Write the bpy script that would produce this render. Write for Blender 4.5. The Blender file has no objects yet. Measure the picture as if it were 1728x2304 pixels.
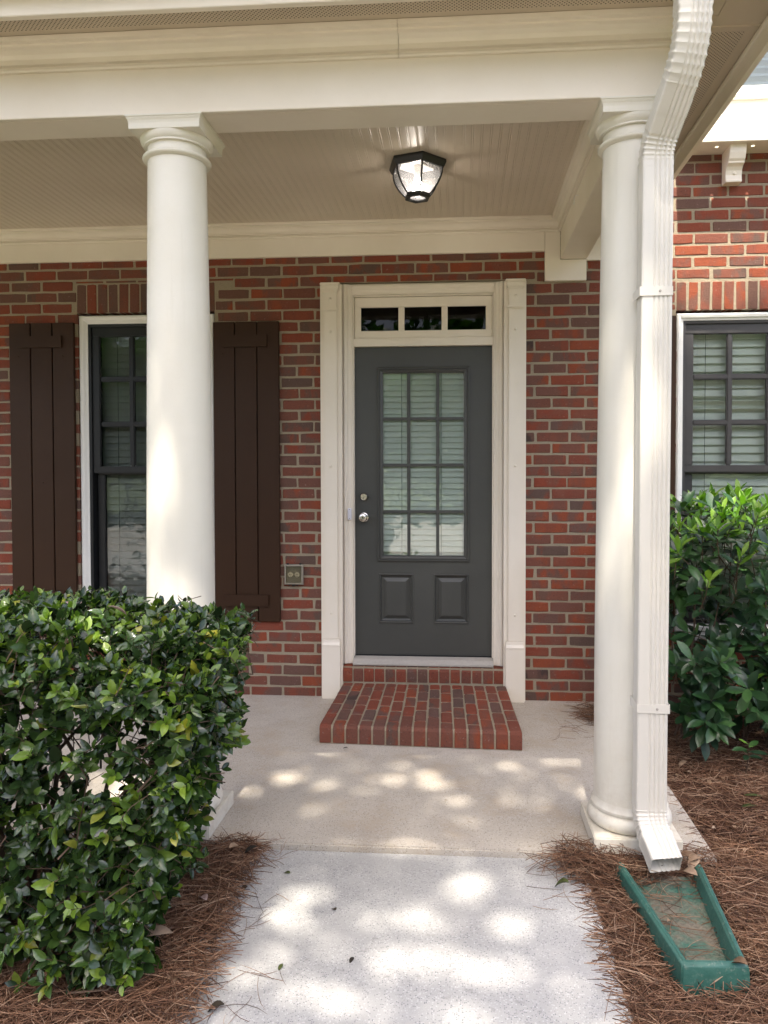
import bpy, bmesh, math, random
import numpy as np
from mathutils import Vector, Matrix

S = bpy.context.scene
COL = S.collection
R = math.radians
rng = random.Random(7)
nr = np.random.RandomState(11)

# ------------------------------------------------------------------ camera
CAMROT = ((0.9973542, 0.0726812, -0.0013958),       # right
          (0.0004221, -0.0249911, -0.9996876),      # down
          (-0.0726933, 0.9970421, -0.0249556))      # forward
CAMPOS = Vector((0.2474, -4.8417, 1.4533))
cam = bpy.data.cameras.new('camera')
cam.sensor_fit = 'HORIZONTAL'
cam.sensor_width = 36.0
cam.lens = 36.0 * 1693.0 / 1728.0
cam.shift_x = (864 - 914) / 1728.0
cam.shift_y = -(1152 - 1109) / 1728.0
cam.clip_end = 400
cam.clip_start = 0.02
camo = bpy.data.objects.new('camera', cam)
COL.objects.link(camo)
rr, dd, ff = (Vector(v) for v in CAMROT)
camo.matrix_world = Matrix(((rr.x, -dd.x, -ff.x, CAMPOS.x), (rr.y, -dd.y, -ff.y, CAMPOS.y),
                            (rr.z, -dd.z, -ff.z, CAMPOS.z), (0, 0, 0, 1)))
S.camera = camo


def project(P):
    """world points (n,3) -> photo pixels (1728 x 2304) and depth"""
    P = np.asarray(P, float) - np.array(CAMPOS)
    c = P @ np.array(CAMROT).T
    return 1693 * c[:, 0] / c[:, 2] + 914, 1693 * c[:, 1] / c[:, 2] + 1109, c[:, 2]


# ------------------------------------------------------------------ light
SUN = Vector((-0.028, -0.3843, 0.9225)).normalized()     # towards the sun
elev = math.asin(SUN.z)
W = bpy.data.worlds.new('World')
S.world = W
W.use_nodes = True
wt = W.node_tree
wt.nodes.clear()
sky = wt.nodes.new('ShaderNodeTexSky')
sky.sky_type = 'NISHITA'
sky.sun_disc = False
sky.sun_elevation = elev
sky.sun_rotation = math.atan2(SUN.x, SUN.y)
sky.dust_density = 6.0
sky.air_density = 0.75
sky.ozone_density = 1.0
bgn = wt.nodes.new('ShaderNodeBackground')
bgn.inputs['Strength'].default_value = 0.15
won = wt.nodes.new('ShaderNodeOutputWorld')
wt.links.new(sky.outputs[0], bgn.inputs[0])
wt.links.new(bgn.outputs[0], won.inputs[0])
sl = bpy.data.lights.new('sun', 'SUN')
sl.energy = 3.7
sl.angle = R(0.55)
sl.color = (1.0, 0.93, 0.82)
so = bpy.data.objects.new('sun', sl)
COL.objects.link(so)
so.rotation_euler = SUN.to_track_quat('Z', 'Y').to_euler()
so.location = (0, -6, 20)
S.view_settings.view_transform = 'Standard'
S.view_settings.look = 'None'
S.view_settings.gamma = 1.0
S.view_settings.use_curve_mapping = False
S.view_settings.exposure = 2.0
S.cycles.max_bounces = 9
S.cycles.transparent_max_bounces = 16
S.cycles.caustics_reflective = False
S.cycles.caustics_refractive = False


# ------------------------------------------------------------------ materials
class NT:
    def __init__(s, name):
        s.m = bpy.data.materials.new(name)
        s.m.use_nodes = True
        s.t = s.m.node_tree
        s.t.nodes.clear()
        s.out = s.n('ShaderNodeOutputMaterial')

    def n(s, typ, **kw):
        nd = s.t.nodes.new(typ)
        for k, v in kw.items():
            if k.startswith('i_'):
                key = k[2:]
                key = int(key) if key.isdigit() else key.replace('_', ' ')
                nd.inputs[key].default_value = v
            else:
                setattr(nd, k, v)
        return nd

    def l(s, a, b):
        s.t.links.new(a, b)

    def noise(s, co, scale, detail=4, rough=0.55):
        nd = s.n('ShaderNodeTexNoise')
        nd.inputs['Scale'].default_value = scale
        nd.inputs['Detail'].default_value = detail
        nd.inputs['Roughness'].default_value = rough
        if co is not None:
            s.l(co, nd.inputs['Vector'])
        return nd.outputs['Fac']

    def ramp(s, fac, stops, interp='LINEAR'):
        nd = s.n('ShaderNodeValToRGB')
        cr = nd.color_ramp
        cr.interpolation = interp
        while len(cr.elements) < len(stops):
            cr.elements.new(0.5)
        for e, (p, c) in zip(cr.elements, stops):
            e.position = p
            e.color = (c, c, c, 1) if isinstance(c, (int, float)) else (*c, 1)
        s.l(fac, nd.inputs[0])
        return nd.outputs[0]

    def mix(s, fac, a, b, typ='MIX'):
        nd = s.n('ShaderNodeMix', data_type='RGBA', blend_type=typ)
        for sock, v in ((nd.inputs[0], fac), (nd.inputs[6], a), (nd.inputs[7], b)):
            if isinstance(v, (int, float)):
                sock.default_value = v
            elif isinstance(v, tuple):
                sock.default_value = (*v, 1)
            else:
                s.l(v, sock)
        return nd.outputs[2]

    def math(s, op, a, b=0.0):
        nd = s.n('ShaderNodeMath', operation=op)
        for sock, v in ((nd.inputs[0], a), (nd.inputs[1], b)):
            if isinstance(v, (int, float)):
                sock.default_value = v
            else:
                s.l(v, sock)
        return nd.outputs[0]

    def bump(s, h, dist, strength=1.0, prev=None):
        nd = s.n('ShaderNodeBump')
        nd.inputs['Distance'].default_value = dist
        nd.inputs['Strength'].default_value = strength
        s.l(h, nd.inputs['Height'])
        if prev is not None:
            s.l(prev, nd.inputs['Normal'])
        return nd.outputs[0]

    def pbr(s, col, rough=0.5, normal=None, metallic=0.0, spec=0.5, **kw):
        p = s.n('ShaderNodeBsdfPrincipled')
        for sock, v in ((p.inputs['Base Color'], col), (p.inputs['Roughness'], rough),
                        (p.inputs['Metallic'], metallic), (p.inputs['Specular IOR Level'], spec)):
            if isinstance(v, (int, float)):
                sock.default_value = v
            elif isinstance(v, tuple):
                sock.default_value = (*v, 1)
            else:
                s.l(v, sock)
        if normal is not None:
            s.l(normal, p.inputs['Normal'])
        for k, v in kw.items():
            p.inputs[k].default_value = v
        s.l(p.outputs[0], s.out.inputs[0])
        return p

    def obj(s):
        return s.n('ShaderNodeTexCoord').outputs['Object']

    def gen_pos(s):
        return s.n('ShaderNodeNewGeometry').outputs['Position']

    def island(s):
        """one random number per loose piece, object included"""
        a = s.n('ShaderNodeNewGeometry').outputs['Random Per Island']
        b = s.n('ShaderNodeObjectInfo').outputs['Random']
        return s.math('FRACT', s.math('ADD', a, b))


def paint(name, col, rough=0.42, dirt=0.10, bump=0.0006, wavy=0.6, splash=False, spec=0.5):
    t = NT(name)
    co = t.gen_pos()
    big = t.noise(co, 1.7, 5, 0.6)
    fine = t.noise(co, 45, 3, 0.6)
    c = t.mix(t.ramp(big, [(0.35, 0.0), (0.75, 1.0)]), col, tuple(v * (1 - dirt) * k for v, k in zip(col, (1, .985, .95))))
    spk = t.ramp(t.noise(co, 160, 2, 0.5), [(0.70, 0.0), (0.78, 0.35)])
    c = t.mix(spk, c, tuple(v * 0.72 for v in col))
    wave = t.noise(co, 9, 2, 0.5)
    nrm = t.bump(fine, bump)
    if wavy:
        nrm = t.bump(wave, 0.0025, wavy, nrm)
    if splash:      # mud splashed up from the ground, dust in the mouldings' laps
        sp_ = t.n('ShaderNodeSeparateXYZ')
        t.l(co, sp_.inputs[0])
        low = t.ramp(sp_.outputs[2], [(0.0, 1.0), (0.10, 0.75), (0.30, 0.22), (0.75, 0.0)])
        mud = t.ramp(t.noise(co, 26, 6, 0.72), [(0.45, 0.0), (0.74, 0.55)])
        c = t.mix(t.math('MULTIPLY', low, mud), c, (0.40, 0.31, 0.21))
        st_ = t.n('ShaderNodeMapping')
        st_.inputs['Scale'].default_value = (14, 14, 0.8)
        t.l(co, st_.inputs[0])
        run = t.ramp(t.noise(st_.outputs[0], 2.2, 5, 0.65), [(0.56, 0.0), (0.78, 0.32)])
        c = t.mix(run, c, tuple(v * k for v, k in zip(col, (.80, .77, .70))))
    t.pbr(c, t.ramp(big, [(0.3, rough - 0.06), (0.8, rough + 0.1)]), nrm, spec=spec)
    return t.m


M = {}
M['trim'] = paint('cream_paint', (0.80, 0.725, 0.61))
M['column'] = paint('column_paint', (0.735, 0.695, 0.60), 0.40, 0.08, splash=True)
M['down'] = paint('downspout_enamel', (0.645, 0.61, 0.54), 0.34, 0.06, 0.0, 0.0)
M['white'] = paint('white_vinyl', (0.78, 0.77, 0.73), 0.35, 0.05)
M['ceil'] = paint('ceiling_paint', (0.66, 0.57, 0.46), 0.36, 0.05, 0.0, 0.0)
M['doorpaint'] = paint('charcoal_paint', (0.055, 0.056, 0.050), 0.38, 0.25, 0.0005)
M['shutter'] = paint('brown_shutter_paint', (0.040, 0.0175, 0.0075), 0.5, 0.15, 0.0004, spec=0.22)
M['black'] = paint('black_sash_paint', (0.017, 0.018, 0.019), 0.38, 0.15, 0.0003, spec=0.3)
M['greyframe'] = paint('grey_sash_paint', (0.040, 0.037, 0.036), 0.5, 0.2, 0.0004)
M['iron'] = paint('black_lamp_metal', (0.012, 0.012, 0.013), 0.45, 0.1, 0.0003)
M['blind'] = paint('blind_slat', (0.80, 0.82, 0.77), 0.45, 0.06, 0.0001)


def soffit_mat():
    t = NT('soffit_panel')
    co = t.gen_pos()
    sep = t.n('ShaderNodeSeparateXYZ')
    t.l(co, sep.inputs[0])
    # staggered small round vent holes on the perforated bands (attribute 'vent')
    P = 0.0165
    def holes(off):
        fx = t.math('SUBTRACT', t.math('FRACT', t.math('ADD', t.math('DIVIDE', sep.outputs[0], P), off)), 0.5)
        fy = t.math('SUBTRACT', t.math('FRACT', t.math('ADD', t.math('DIVIDE', sep.outputs[1], P), off)), 0.5)
        d = t.math('ADD', t.math('MULTIPLY', fx, fx), t.math('MULTIPLY', fy, fy))
        return t.math('LESS_THAN', d, 0.028)
    h = t.math('MAXIMUM', holes(0.0), holes(0.5))
    at = t.n('ShaderNodeAttribute', attribute_name='vent')
    h = t.math('MULTIPLY', h, at.outputs['Fac'])
    big = t.noise(co, 2, 4)
    c = t.mix(t.ramp(big, [(0.3, 0.0), (0.8, 1.0)]), (0.60, 0.50, 0.38), (0.53, 0.44, 0.33))
    c = t.mix(h, c, (0.03, 0.022, 0.016))
    t.pbr(c, 0.4, t.bump(t.noise(co, 12, 2), 0.002, 0.4))
    return t.m


M['soffit'] = soffit_mat()


def brick_mat(name, bright=1.0):
    t = NT(name)
    co = t.obj()
    isl = t.island()
    # shift the texture per brick
    add = t.n('ShaderNodeVectorMath', operation='ADD')
    cmb = t.n('ShaderNodeCombineXYZ')
    t.l(t.math('MULTIPLY', isl, 37.0), cmb.inputs[0])
    t.l(t.math('MULTIPLY', isl, 61.0), cmb.inputs[2])
    t.l(co, add.inputs[0])
    t.l(cmb.outputs[0], add.inputs[1])
    v = add.outputs[0]
    k = bright
    K = lambda *c: tuple(x * k for x in c)
    main = t.ramp(isl, [(0.0, K(.245, .062, .029)), (0.18, K(.215, .055, .031)), (0.38, K(.185, .055, .034)), (0.56, K(.158, .062, .042)),
                        (0.72, K(.135, .071, .052)), (0.85, K(.110, .068, .053)), (0.95, K(.068, .043, .035)), (0.97, K(.22, .052, .028))], 'CONSTANT')
    flash = t.mix(t.math('FRACT', t.math('MULTIPLY', isl, 13.7)), K(.126, .075, .060), K(.22, .057, .030))
    st = t.n('ShaderNodeMapping')
    st.inputs['Scale'].default_value = (1.0, 0.4, 0.55)
    t.l(v, st.inputs[0])
    blot = t.ramp(t.noise(st.outputs[0], 9, 3, 0.55), [(0.44, 0.0), (0.54, 0.9)])
    c = t.mix(blot, main, flash)
    grit = t.noise(v, 150, 3, 0.7)
    c = t.mix(t.ramp(grit, [(0.58, 0.0), (0.68, 0.75)]), c, (0.035 * k, 0.022 * k, 0.02 * k))
    c = t.mix(t.ramp(t.noise(v, 48, 4, 0.7), [(0.62, 0.0), (0.72, 0.55)]), c, (0.36 * k, 0.27 * k, 0.22 * k))
    pit = t.noise(v, 95, 5, 0.75)
    nrm = t.bump(pit, 0.004, 0.9)
    nrm = t.bump(t.noise(v, 22, 3, 0.6), 0.006, 0.6, nrm)
    t.pbr(c, 0.88, nrm, spec=0.25)
    return t.m


M['brick'] = brick_mat('brick_face')
M['paver'] = brick_mat('step_brick', 0.95)


def mortar_mat():
    t = NT('mortar')
    co = t.gen_pos()
    n1 = t.noise(co, 7, 5, 0.65)
    c = t.mix(n1, (0.255, 0.208, 0.142), (0.36, 0.302, 0.215))
    c = t.mix(t.ramp(t.noise(co, 240, 2, 0.6), [(0.55, 0.0), (0.7, 0.5)]), c, (0.15, 0.12, 0.085))
    nrm = t.bump(t.noise(co, 190, 4, 0.7), 0.003, 0.8)
    nrm = t.bump(t.noise(co, 40, 3, 0.6), 0.006, 0.7, nrm)
    t.pbr(c, 0.95, nrm, spec=0.2)
    return t.m


M['mortar'] = mortar_mat()


def concrete(name, a, b, speck, specks, stain):
    t = NT(name)
    co = t.gen_pos()
    n1 = t.noise(co, 1.6, 6, 0.65)
    c = t.mix(t.ramp(n1, [(0.3, 0.0), (0.72, 1.0)]), a, b)
    vo = t.n('ShaderNodeTexVoronoi', feature='F1')
    vo.inputs['Scale'].default_value = 190
    vo.inputs['Randomness'].default_value = 1.0
    t.l(co, vo.inputs['Vector'])
    sepc = t.n('ShaderNodeSeparateColor')
    t.l(vo.outputs['Color'], sepc.inputs[0])
    dark = t.math('MULTIPLY', t.math('GREATER_THAN', sepc.outputs[0], 1 - specks), t.math('LESS_THAN', vo.outputs['Distance'], 0.42))
    light = t.math('MULTIPLY', t.math('LESS_THAN', sepc.outputs[0], specks * 0.9), t.math('LESS_THAN', vo.outputs['Distance'], 0.5))
    c = t.mix(t.math('MULTIPLY', dark, 0.75), c, speck)
    c = t.mix(t.math('MULTIPLY', light, 0.45), c, (0.68, 0.67, 0.66))
    grain = t.noise(co, 420, 2, 0.6)
    c = t.mix(t.ramp(grain, [(0.42, 0.30), (0.6, 0.0)]), c, tuple(x * 0.55 for x in a))
    sp = t.ramp(t.noise(co, 3.3, 6, 0.72), [(0.50, 0.0), (0.70, 0.75)])
    c = t.mix(sp, c, stain)
    sp2 = t.math('MULTIPLY', t.ramp(t.noise(co, 26, 4, 0.7), [(0.60, 0.0), (0.70, 0.8)]), t.ramp(t.noise(co, 1.3, 2, 0.5), [(0.45, 0.0), (0.6, 1.0)]))
    c = t.mix(sp2, c, tuple(x * 0.62 for x in stain))
    nrm = t.bump(t.noise(co, 300, 3, 0.7), 0.0025, 0.6)
    nrm = t.bump(t.noise(co, 30, 3, 0.6), 0.004, 0.35, nrm)
    t.pbr(c, 0.85, nrm, spec=0.3)
    return t.m


M['porch'] = concrete('porch_concrete', (0.56, 0.505, 0.425), (0.41, 0.36, 0.30), (0.17, 0.15, 0.13), 0.19, (0.42, 0.34, 0.25))
M['walk'] = concrete('walk_concrete', (0.455, 0.447, 0.422), (0.37, 0.362, 0.342), (0.14, 0.145, 0.165), 0.22, (0.40, 0.39, 0.37))


def soil_mat():
    t = NT('mulch_soil')
    co = t.gen_pos()
    c = t.ramp(t.noise(co, 30, 6, 0.75), [(0.3, (0.030, 0.015, 0.009)), (0.55, (0.085, 0.042, 0.024)), (0.75, (0.15, 0.075, 0.042))])
    t.pbr(c, 0.95, t.bump(t.noise(co, 60, 5, 0.7), 0.02, 0.9), spec=0.2)
    return t.m


M['soil'] = soil_mat()


def piece_mat(name, stops, rough=0.6, spec=0.4, transl=0.0, bump=None, yellow=None):
    """colour drawn per piece"""
    t = NT(name)
    isl = t.island()
    c = t.ramp(isl, stops)
    co = t.obj()
    n = t.noise(co, 55, 3, 0.6)
    c = t.mix(t.ramp(n, [(0.35, 0.0), (0.7, 0.3)]), c, (0.02, 0.02, 0.01))
    nrm = t.bump(t.noise(co, 70, 2, 0.5), 0.0016, 0.7) if bump else None
    p = t.pbr(c, rough, nrm, spec=spec)
    if transl:
        tr = t.n('ShaderNodeBsdfTranslucent')
        t.l(t.mix(1.0, c, (1.0, 1.35, 0.35), 'MULTIPLY'), tr.inputs[0])
        mx = t.n('ShaderNodeMixShader')
        mx.inputs[0].default_value = transl
        t.l(p.outputs[0], mx.inputs[1])
        t.l(tr.outputs[0], mx.inputs[2])
        t.l(mx.outputs[0], t.out.inputs[0])
    return t.m


M['needle'] = piece_mat('pine_needle', [(0, (0.070, 0.032, 0.019)), (0.35, (0.15, 0.071, 0.039)), (0.7, (0.25, 0.130, 0.073)), (1, (0.44, 0.29, 0.19))], 0.6, 0.3)
M['holly'] = piece_mat('holly_leaf', [(0, (0.014, 0.030, 0.011)), (0.45, (0.026, 0.056, 0.015)), (0.8, (0.045, 0.090, 0.018)), (0.97, (0.075, 0.135, 0.022)), (1.0, (0.20, 0.21, 0.03))], 0.20, 0.5, 0.10, True)
M['hollynew'] = piece_mat('young_holly_leaf', [(0, (0.080, 0.155, 0.018)), (0.6, (0.135, 0.225, 0.024)), (0.95, (0.21, 0.30, 0.035)), (1.0, (0.42, 0.38, 0.04))], 0.24, 0.55, 0.22, True)
M['bushleaf'] = piece_mat('evergreen_leaf', [(0, (0.014, 0.040, 0.018)), (0.6, (0.026, 0.075, 0.024)), (1.0, (0.05, 0.12, 0.03))], 0.33, 0.5, 0.15, True)
M['youngsunleaf'] = piece_mat('young_leaf', [(0, (0.09, 0.21, 0.02)), (0.5, (0.15, 0.30, 0.03)), (1.0, (0.24, 0.38, 0.06))], 0.35, 0.5, 0.3, True)  # young growth, brightened to pass for sunlit top leaves as well
M['treeleaf'] = piece_mat('tree_leaf', [(0, (0.03, 0.085, 0.018)), (0.6, (0.05, 0.12, 0.022)), (1.0, (0.085, 0.17, 0.03))], 0.5, 0.4, 0.28)
M['deadleaf'] = piece_mat('dry_leaf', [(0, (0.20, 0.12, 0.07)), (0.5, (0.33, 0.22, 0.14)), (1.0, (0.42, 0.31, 0.22))], 0.7, 0.3, 0.1, True)
M['pinkleaf'] = piece_mat('withered_leaf', [(0, (0.36, 0.25, 0.22)), (1.0, (0.42, 0.30, 0.27))], 0.75, 0.2, 0.1, True)
M['greenfallen'] = piece_mat('fallen_green_leaf', [(0, (0.04, 0.06, 0.015)), (1.0, (0.10, 0.12, 0.03))], 0.5, 0.4, 0.05, True)
M['darkleaf'] = piece_mat('dark_fallen_leaf', [(0, (0.025, 0.02, 0.015)), (1.0, (0.06, 0.045, 0.03))], 0.7, 0.3, 0, True)
M['twig'] = piece_mat('twig_bark', [(0, (0.07, 0.045, 0.03)), (1.0, (0.15, 0.10, 0.07))], 0.8, 0.2)
M['bark'] = piece_mat('tree_bark', [(0, (0.10, 0.075, 0.055)), (1.0, (0.14, 0.105, 0.08))], 0.9, 0.2, 0, True)
M['grass'] = piece_mat('lawn_grass', [(0, (0.055, 0.085, 0.025)), (1, (0.06, 0.09, 0.028))], 0.8, 0.2)
M['palepave'] = piece_mat('pale_bounce_paving', [(0, (0.36, 0.335, 0.30)), (1, (0.38, 0.355, 0.32))], 0.85, 0.3, 0, True)  # street surface, kept pale to bounce light onto beam and ceiling
M['room'] = piece_mat('unlit_shell_black', [(0, (0.045, 0.042, 0.04)), (1, (0.045, 0.042, 0.04))], 0.8, 0.2)  # near-black colour stands in for the unlit interior


def simple(name, col, rough, metallic=0.0, **kw):
    t = NT(name)
    co = t.gen_pos()
    c = t.mix(t.noise(co, 60, 4), tuple(x * 0.85 for x in col), tuple(min(1, x * 1.1) for x in col))
    t.pbr(c, rough, t.bump(t.noise(co, 120, 3), 0.0006, 0.5), metallic, **kw)
    return t.m


M['nickel'] = simple('satin_nickel', (0.60, 0.56, 0.50), 0.22, 1.0)
M['alu'] = simple('worn_aluminium', (0.40, 0.365, 0.32), 0.6, 0.0)
M['grey_plastic'] = simple('grey_plastic', (0.30, 0.27, 0.21), 0.4)
M['socket'] = simple('ivory_socket', (0.78, 0.70, 0.54), 0.4)
M['darkhole'] = simple('dark_slot', (0.01, 0.01, 0.01), 0.8)
M['chip'] = simple('sensor_plastic', (0.72, 0.71, 0.76), 0.35)
M['rusty'] = simple('rust', (0.10, 0.05, 0.03), 0.8)


def splash_mat():
    t = NT('green_plastic')
    co = t.gen_pos()
    n1 = t.noise(co, 18, 5, 0.65)
    c = t.mix(t.ramp(n1, [(0.35, 0.0), (0.7, 1.0)]), (0.020, 0.090, 0.068), (0.045, 0.135, 0.105))
    c = t.mix(t.ramp(t.noise(co, 70, 4, 0.7), [(0.55, 0.0), (0.70, 0.55)]), c, (0.20, 0.24, 0.19))
    t.pbr(c, 0.5, t.bump(t.noise(co, 90, 3), 0.0015, 0.6))
    return t.m


def splash_floor_mat():
    t = NT('dirty_green_plastic')
    co = t.gen_pos()
    n1 = t.noise(co, 9, 5, 0.7)
    c = t.mix(t.ramp(n1, [(0.36, 0.0), (0.62, 1.0)]), (0.035, 0.12, 0.085), (0.17, 0.145, 0.105))
    w1 = t.n('ShaderNodeTexWave', wave_type='BANDS', bands_direction='DIAGONAL')
    w1.inputs['Scale'].default_value = 22
    w1.inputs['Distortion'].default_value = 1.5
    t.l(co, w1.inputs['Vector'])
    mp = t.n('ShaderNodeMapping')
    mp.inputs['Scale'].default_value = (-1, 1, 1)
    t.l(co, mp.inputs[0])
    w2 = t.n('ShaderNodeTexWave', wave_type='BANDS', bands_direction='DIAGONAL')
    w2.inputs['Scale'].default_value = 22
    t.l(mp.outputs[0], w2.inputs['Vector'])
    h = t.math('MAXIMUM', w1.outputs['Fac'], w2.outputs['Fac'])
    c = t.mix(t.ramp(t.noise(co, 120, 4, 0.7), [(0.55, 0.0), (0.7, 0.7)]), c, (0.07, 0.055, 0.04))
    t.pbr(c, 0.75, t.bump(h, 0.003, 0.7))
    return t.m


M['splash'] = splash_mat()
M['splashfloor'] = splash_floor_mat()


def glass(name, tint=(1, 1, 1), ior=1.5, wav=0.0, extra=0.0, gain=1.0):
    """thin window pane: see-through with fresnel reflection"""
    t = NT(name)
    fr = t.n('ShaderNodeFresnel')
    fr.inputs['IOR'].default_value = ior
    tr = t.n('ShaderNodeBsdfTransparent')
    tr.inputs[0].default_value = (*tint, 1)
    gl = t.n('ShaderNodeBsdfGlossy')
    gl.inputs['Roughness'].default_value = 0.012
    gl.inputs[0].default_value = (1, 1, 1, 1)
    if wav:
        b = t.bump(t.noise(t.gen_pos(), 6, 3, 0.5), wav, 0.6)
        t.l(b, gl.inputs['Normal'])
    mx = t.n('ShaderNodeMixShader')
    t.l(t.math('ADD', t.math('MULTIPLY', fr.outputs[0], gain), extra), mx.inputs[0])
    t.l(tr.outputs[0], mx.inputs[1])
    t.l(gl.outputs[0], mx.inputs[2])
    t.l(mx.outputs[0], t.out.inputs[0])
    return t.m


M['glass'] = glass('door_glass', (0.955, 0.99, 0.97), 1.5, 0.004, 0.0, 1.35)
M['glassdark'] = glass('dark_tinted_glass', (0.66, 0.68, 0.67), 1.42, 0.003, 0.0)  # tint darkens what shows through the left window
M['glassR'] = glass('window_glass', (0.965, 0.99, 0.975), 1.5, 0.006, 0.0)


def frosted():
    t = NT('seeded_lamp_glass')
    fr = t.n('ShaderNodeFresnel')
    b = t.bump(t.noise(t.obj(), 70, 3, 0.6), 0.004, 0.7)
    tr = t.n('ShaderNodeBsdfTransparent')
    tr.inputs[0].default_value = (0.80, 0.80, 0.80, 1)
    gl = t.n('ShaderNodeBsdfGlossy')
    gl.inputs['Roughness'].default_value = 0.1
    t.l(b, gl.inputs['Normal'])
    tl = t.n('ShaderNodeBsdfTranslucent')
    tl.inputs[0].default_value = (0.8, 0.8, 0.82, 1)
    m1 = t.n('ShaderNodeMixShader')
    m1.inputs[0].default_value = 0.07
    t.l(tr.outputs[0], m1.inputs[1])
    t.l(tl.outputs[0], m1.inputs[2])
    m2 = t.n('ShaderNodeMixShader')
    t.l(fr.outputs[0], m2.inputs[0])
    t.l(m1.outputs[0], m2.inputs[1])
    t.l(gl.outputs[0], m2.inputs[2])
    t.l(m2.outputs[0], t.out.inputs[0])
    return t.m


M['lampglass'] = frosted()


def emit(name, col, k):
    t = NT(name)
    e = t.n('ShaderNodeEmission')
    e.inputs[0].default_value = (*col, 1)
    e.inputs[1].default_value = k
    t.l(e.outputs[0], t.out.inputs[0])
    return t.m


M['bulb'] = emit('lit_bulb', (1.0, 0.90, 0.80), 26.0)


# ------------------------------------------------------------------ mesh helpers
class MB:
    def __init__(s):
        s.v = []
        s.f = []

    def add(s, vs, fs):
        o = len(s.v)
        s.v += [tuple(v) for v in vs]
        s.f += [tuple(i + o for i in f) for f in fs]
        return s

    def box(s, x0, x1, y0, y1, z0, z1):
        return s.add([(x0, y0, z0), (x1, y0, z0), (x1, y1, z0), (x0, y1, z0), (x0, y0, z1), (x1, y0, z1), (x1, y1, z1), (x0, y1, z1)],
                     [(0, 3, 2, 1), (4, 5, 6, 7), (0, 1, 5, 4), (1, 2, 6, 5), (2, 3, 7, 6), (3, 0, 4, 7)])

    def prism(s, poly, axis, a, b, map3):
        """extrude the 2D polygon poly between a and b; map3(u, v, w) -> point"""
        n = len(poly)
        vs = [map3(u, v, a) for u, v in poly] + [map3(u, v, b) for u, v in poly]
        fs = [(i, (i + 1) % n, (i + 1) % n + n, i + n) for i in range(n)] + [tuple(range(n))[::-1], tuple(range(n, 2 * n))]
        return s.add(vs, fs)

    def lathe(s, prof, cx, cy, n=40, cap=True):
        """prof: (r, z) list"""
        vs = []
        for r, z in prof:
            for i in range(n):
                a = 2 * math.pi * i / n
                vs.append((cx + r * math.cos(a), cy + r * math.sin(a), z))
        fs = []
        for j in range(len(prof) - 1):
            for i in range(n):
                k = (i + 1) % n
                fs.append((j * n + i, j * n + k, (j + 1) * n + k, (j + 1) * n + i))
        if cap:
            fs.append(tuple(range(n))[::-1])
            fs.append(tuple((len(prof) - 1) * n + i for i in range(n)))
        return s.add(vs, fs)

    def lathe_y(s, prof, cx, cz, n=24):
        """turned about a y axis: prof (r, y)"""
        vs = []
        for r, y in prof:
            for i in range(n):
                a = 2 * math.pi * i / n
                vs.append((cx + r * math.cos(a), y, cz + r * math.sin(a)))
        fs = []
        for j in range(len(prof) - 1):
            for i in range(n):
                k = (i + 1) % n
                fs.append((j * n + i, j * n + k, (j + 1) * n + k, (j + 1) * n + i))
        fs.append(tuple(range(n)))
        fs.append(tuple((len(prof) - 1) * n + i for i in range(n)))
        return s.add(vs, fs)

    def tube(s, pts, rads, n=6):
        pts = [Vector(p) for p in pts]
        vs = []
        for i, p in enumerate(pts):
            d = (pts[min(i + 1, len(pts) - 1)] - pts[max(i - 1, 0)]).normalized()
            u = d.cross(Vector((0.13, 0.31, 0.94))).normalized()
            w = d.cross(u)
            r = rads[i] if isinstance(rads, (list, tuple)) else rads
            for k in range(n):
                a = 2 * math.pi * k / n
                vs.append(p + u * (r * math.cos(a)) + w * (r * math.sin(a)))
        fs = []
        for j in range(len(pts) - 1):
            for i in range(n):
                k = (i + 1) % n
                fs.append((j * n + i, j * n + k, (j + 1) * n + k, (j + 1) * n + i))
        fs.append(tuple(range(n))[::-1])
        fs.append(tuple((len(pts) - 1) * n + i for i in range(n)))
        return s.add(vs, fs)

    def mesh(s, name, mat, bevel=0.0, smooth=None, segs=2):
        me = bpy.data.meshes.new(name)
        me.from_pydata(s.v, [], s.f)
        bm = bmesh.new()
        bm.from_mesh(me)
        bmesh.ops.recalc_face_normals(bm, faces=bm.faces)
        if bevel:
            es = [e for e in bm.edges if len(e.link_faces) == 2 and e.calc_face_angle(0) > 0.5]
            bmesh.ops.bevel(bm, geom=es, offset=bevel, segments=segs, affect='EDGES', clamp_overlap=True)
        bm.to_mesh(me)
        bm.free()
        me.materials.append(mat if not isinstance(mat, str) else M[mat])
        if smooth is not None:
            me.polygons.foreach_set('use_smooth', [True] * len(me.polygons))
            me.set_sharp_from_angle(angle=R(smooth))
        me.update()
        return me


def link(name, me, parent=None, loc=None):
    o = bpy.data.objects.new(name, me)
    COL.objects.link(o)
    if parent is not None:
        o.parent = parent
    if loc is not None:
        o.location = loc
    return o


def part(name, mb, mat, parent=None, bevel=0.0, smooth=None, kind=None, segs=2):
    o = link(name, mb.mesh(name, mat, bevel, smooth, segs), parent)
    if kind:
        o['kind'] = kind
    return o


def box_part(name, x0, x1, y0, y1, z0, z1, mat, parent=None, bevel=0.002):
    return part(name, MB().box(x0, x1, y0, y1, z0, z1), mat, parent, bevel)


def tag(o, label, cat, group=None):
    o['label'] = label
    o['category'] = cat
    if group:
        o['group'] = group
    return o


def thing(name, label, cat, group=None, loc=(0, 0, 0)):
    o = bpy.data.objects.new(name, None)
    o.empty_display_size = 0.1
    COL.objects.link(o)
    o.location = loc
    return tag(o, label, cat, group)


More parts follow.
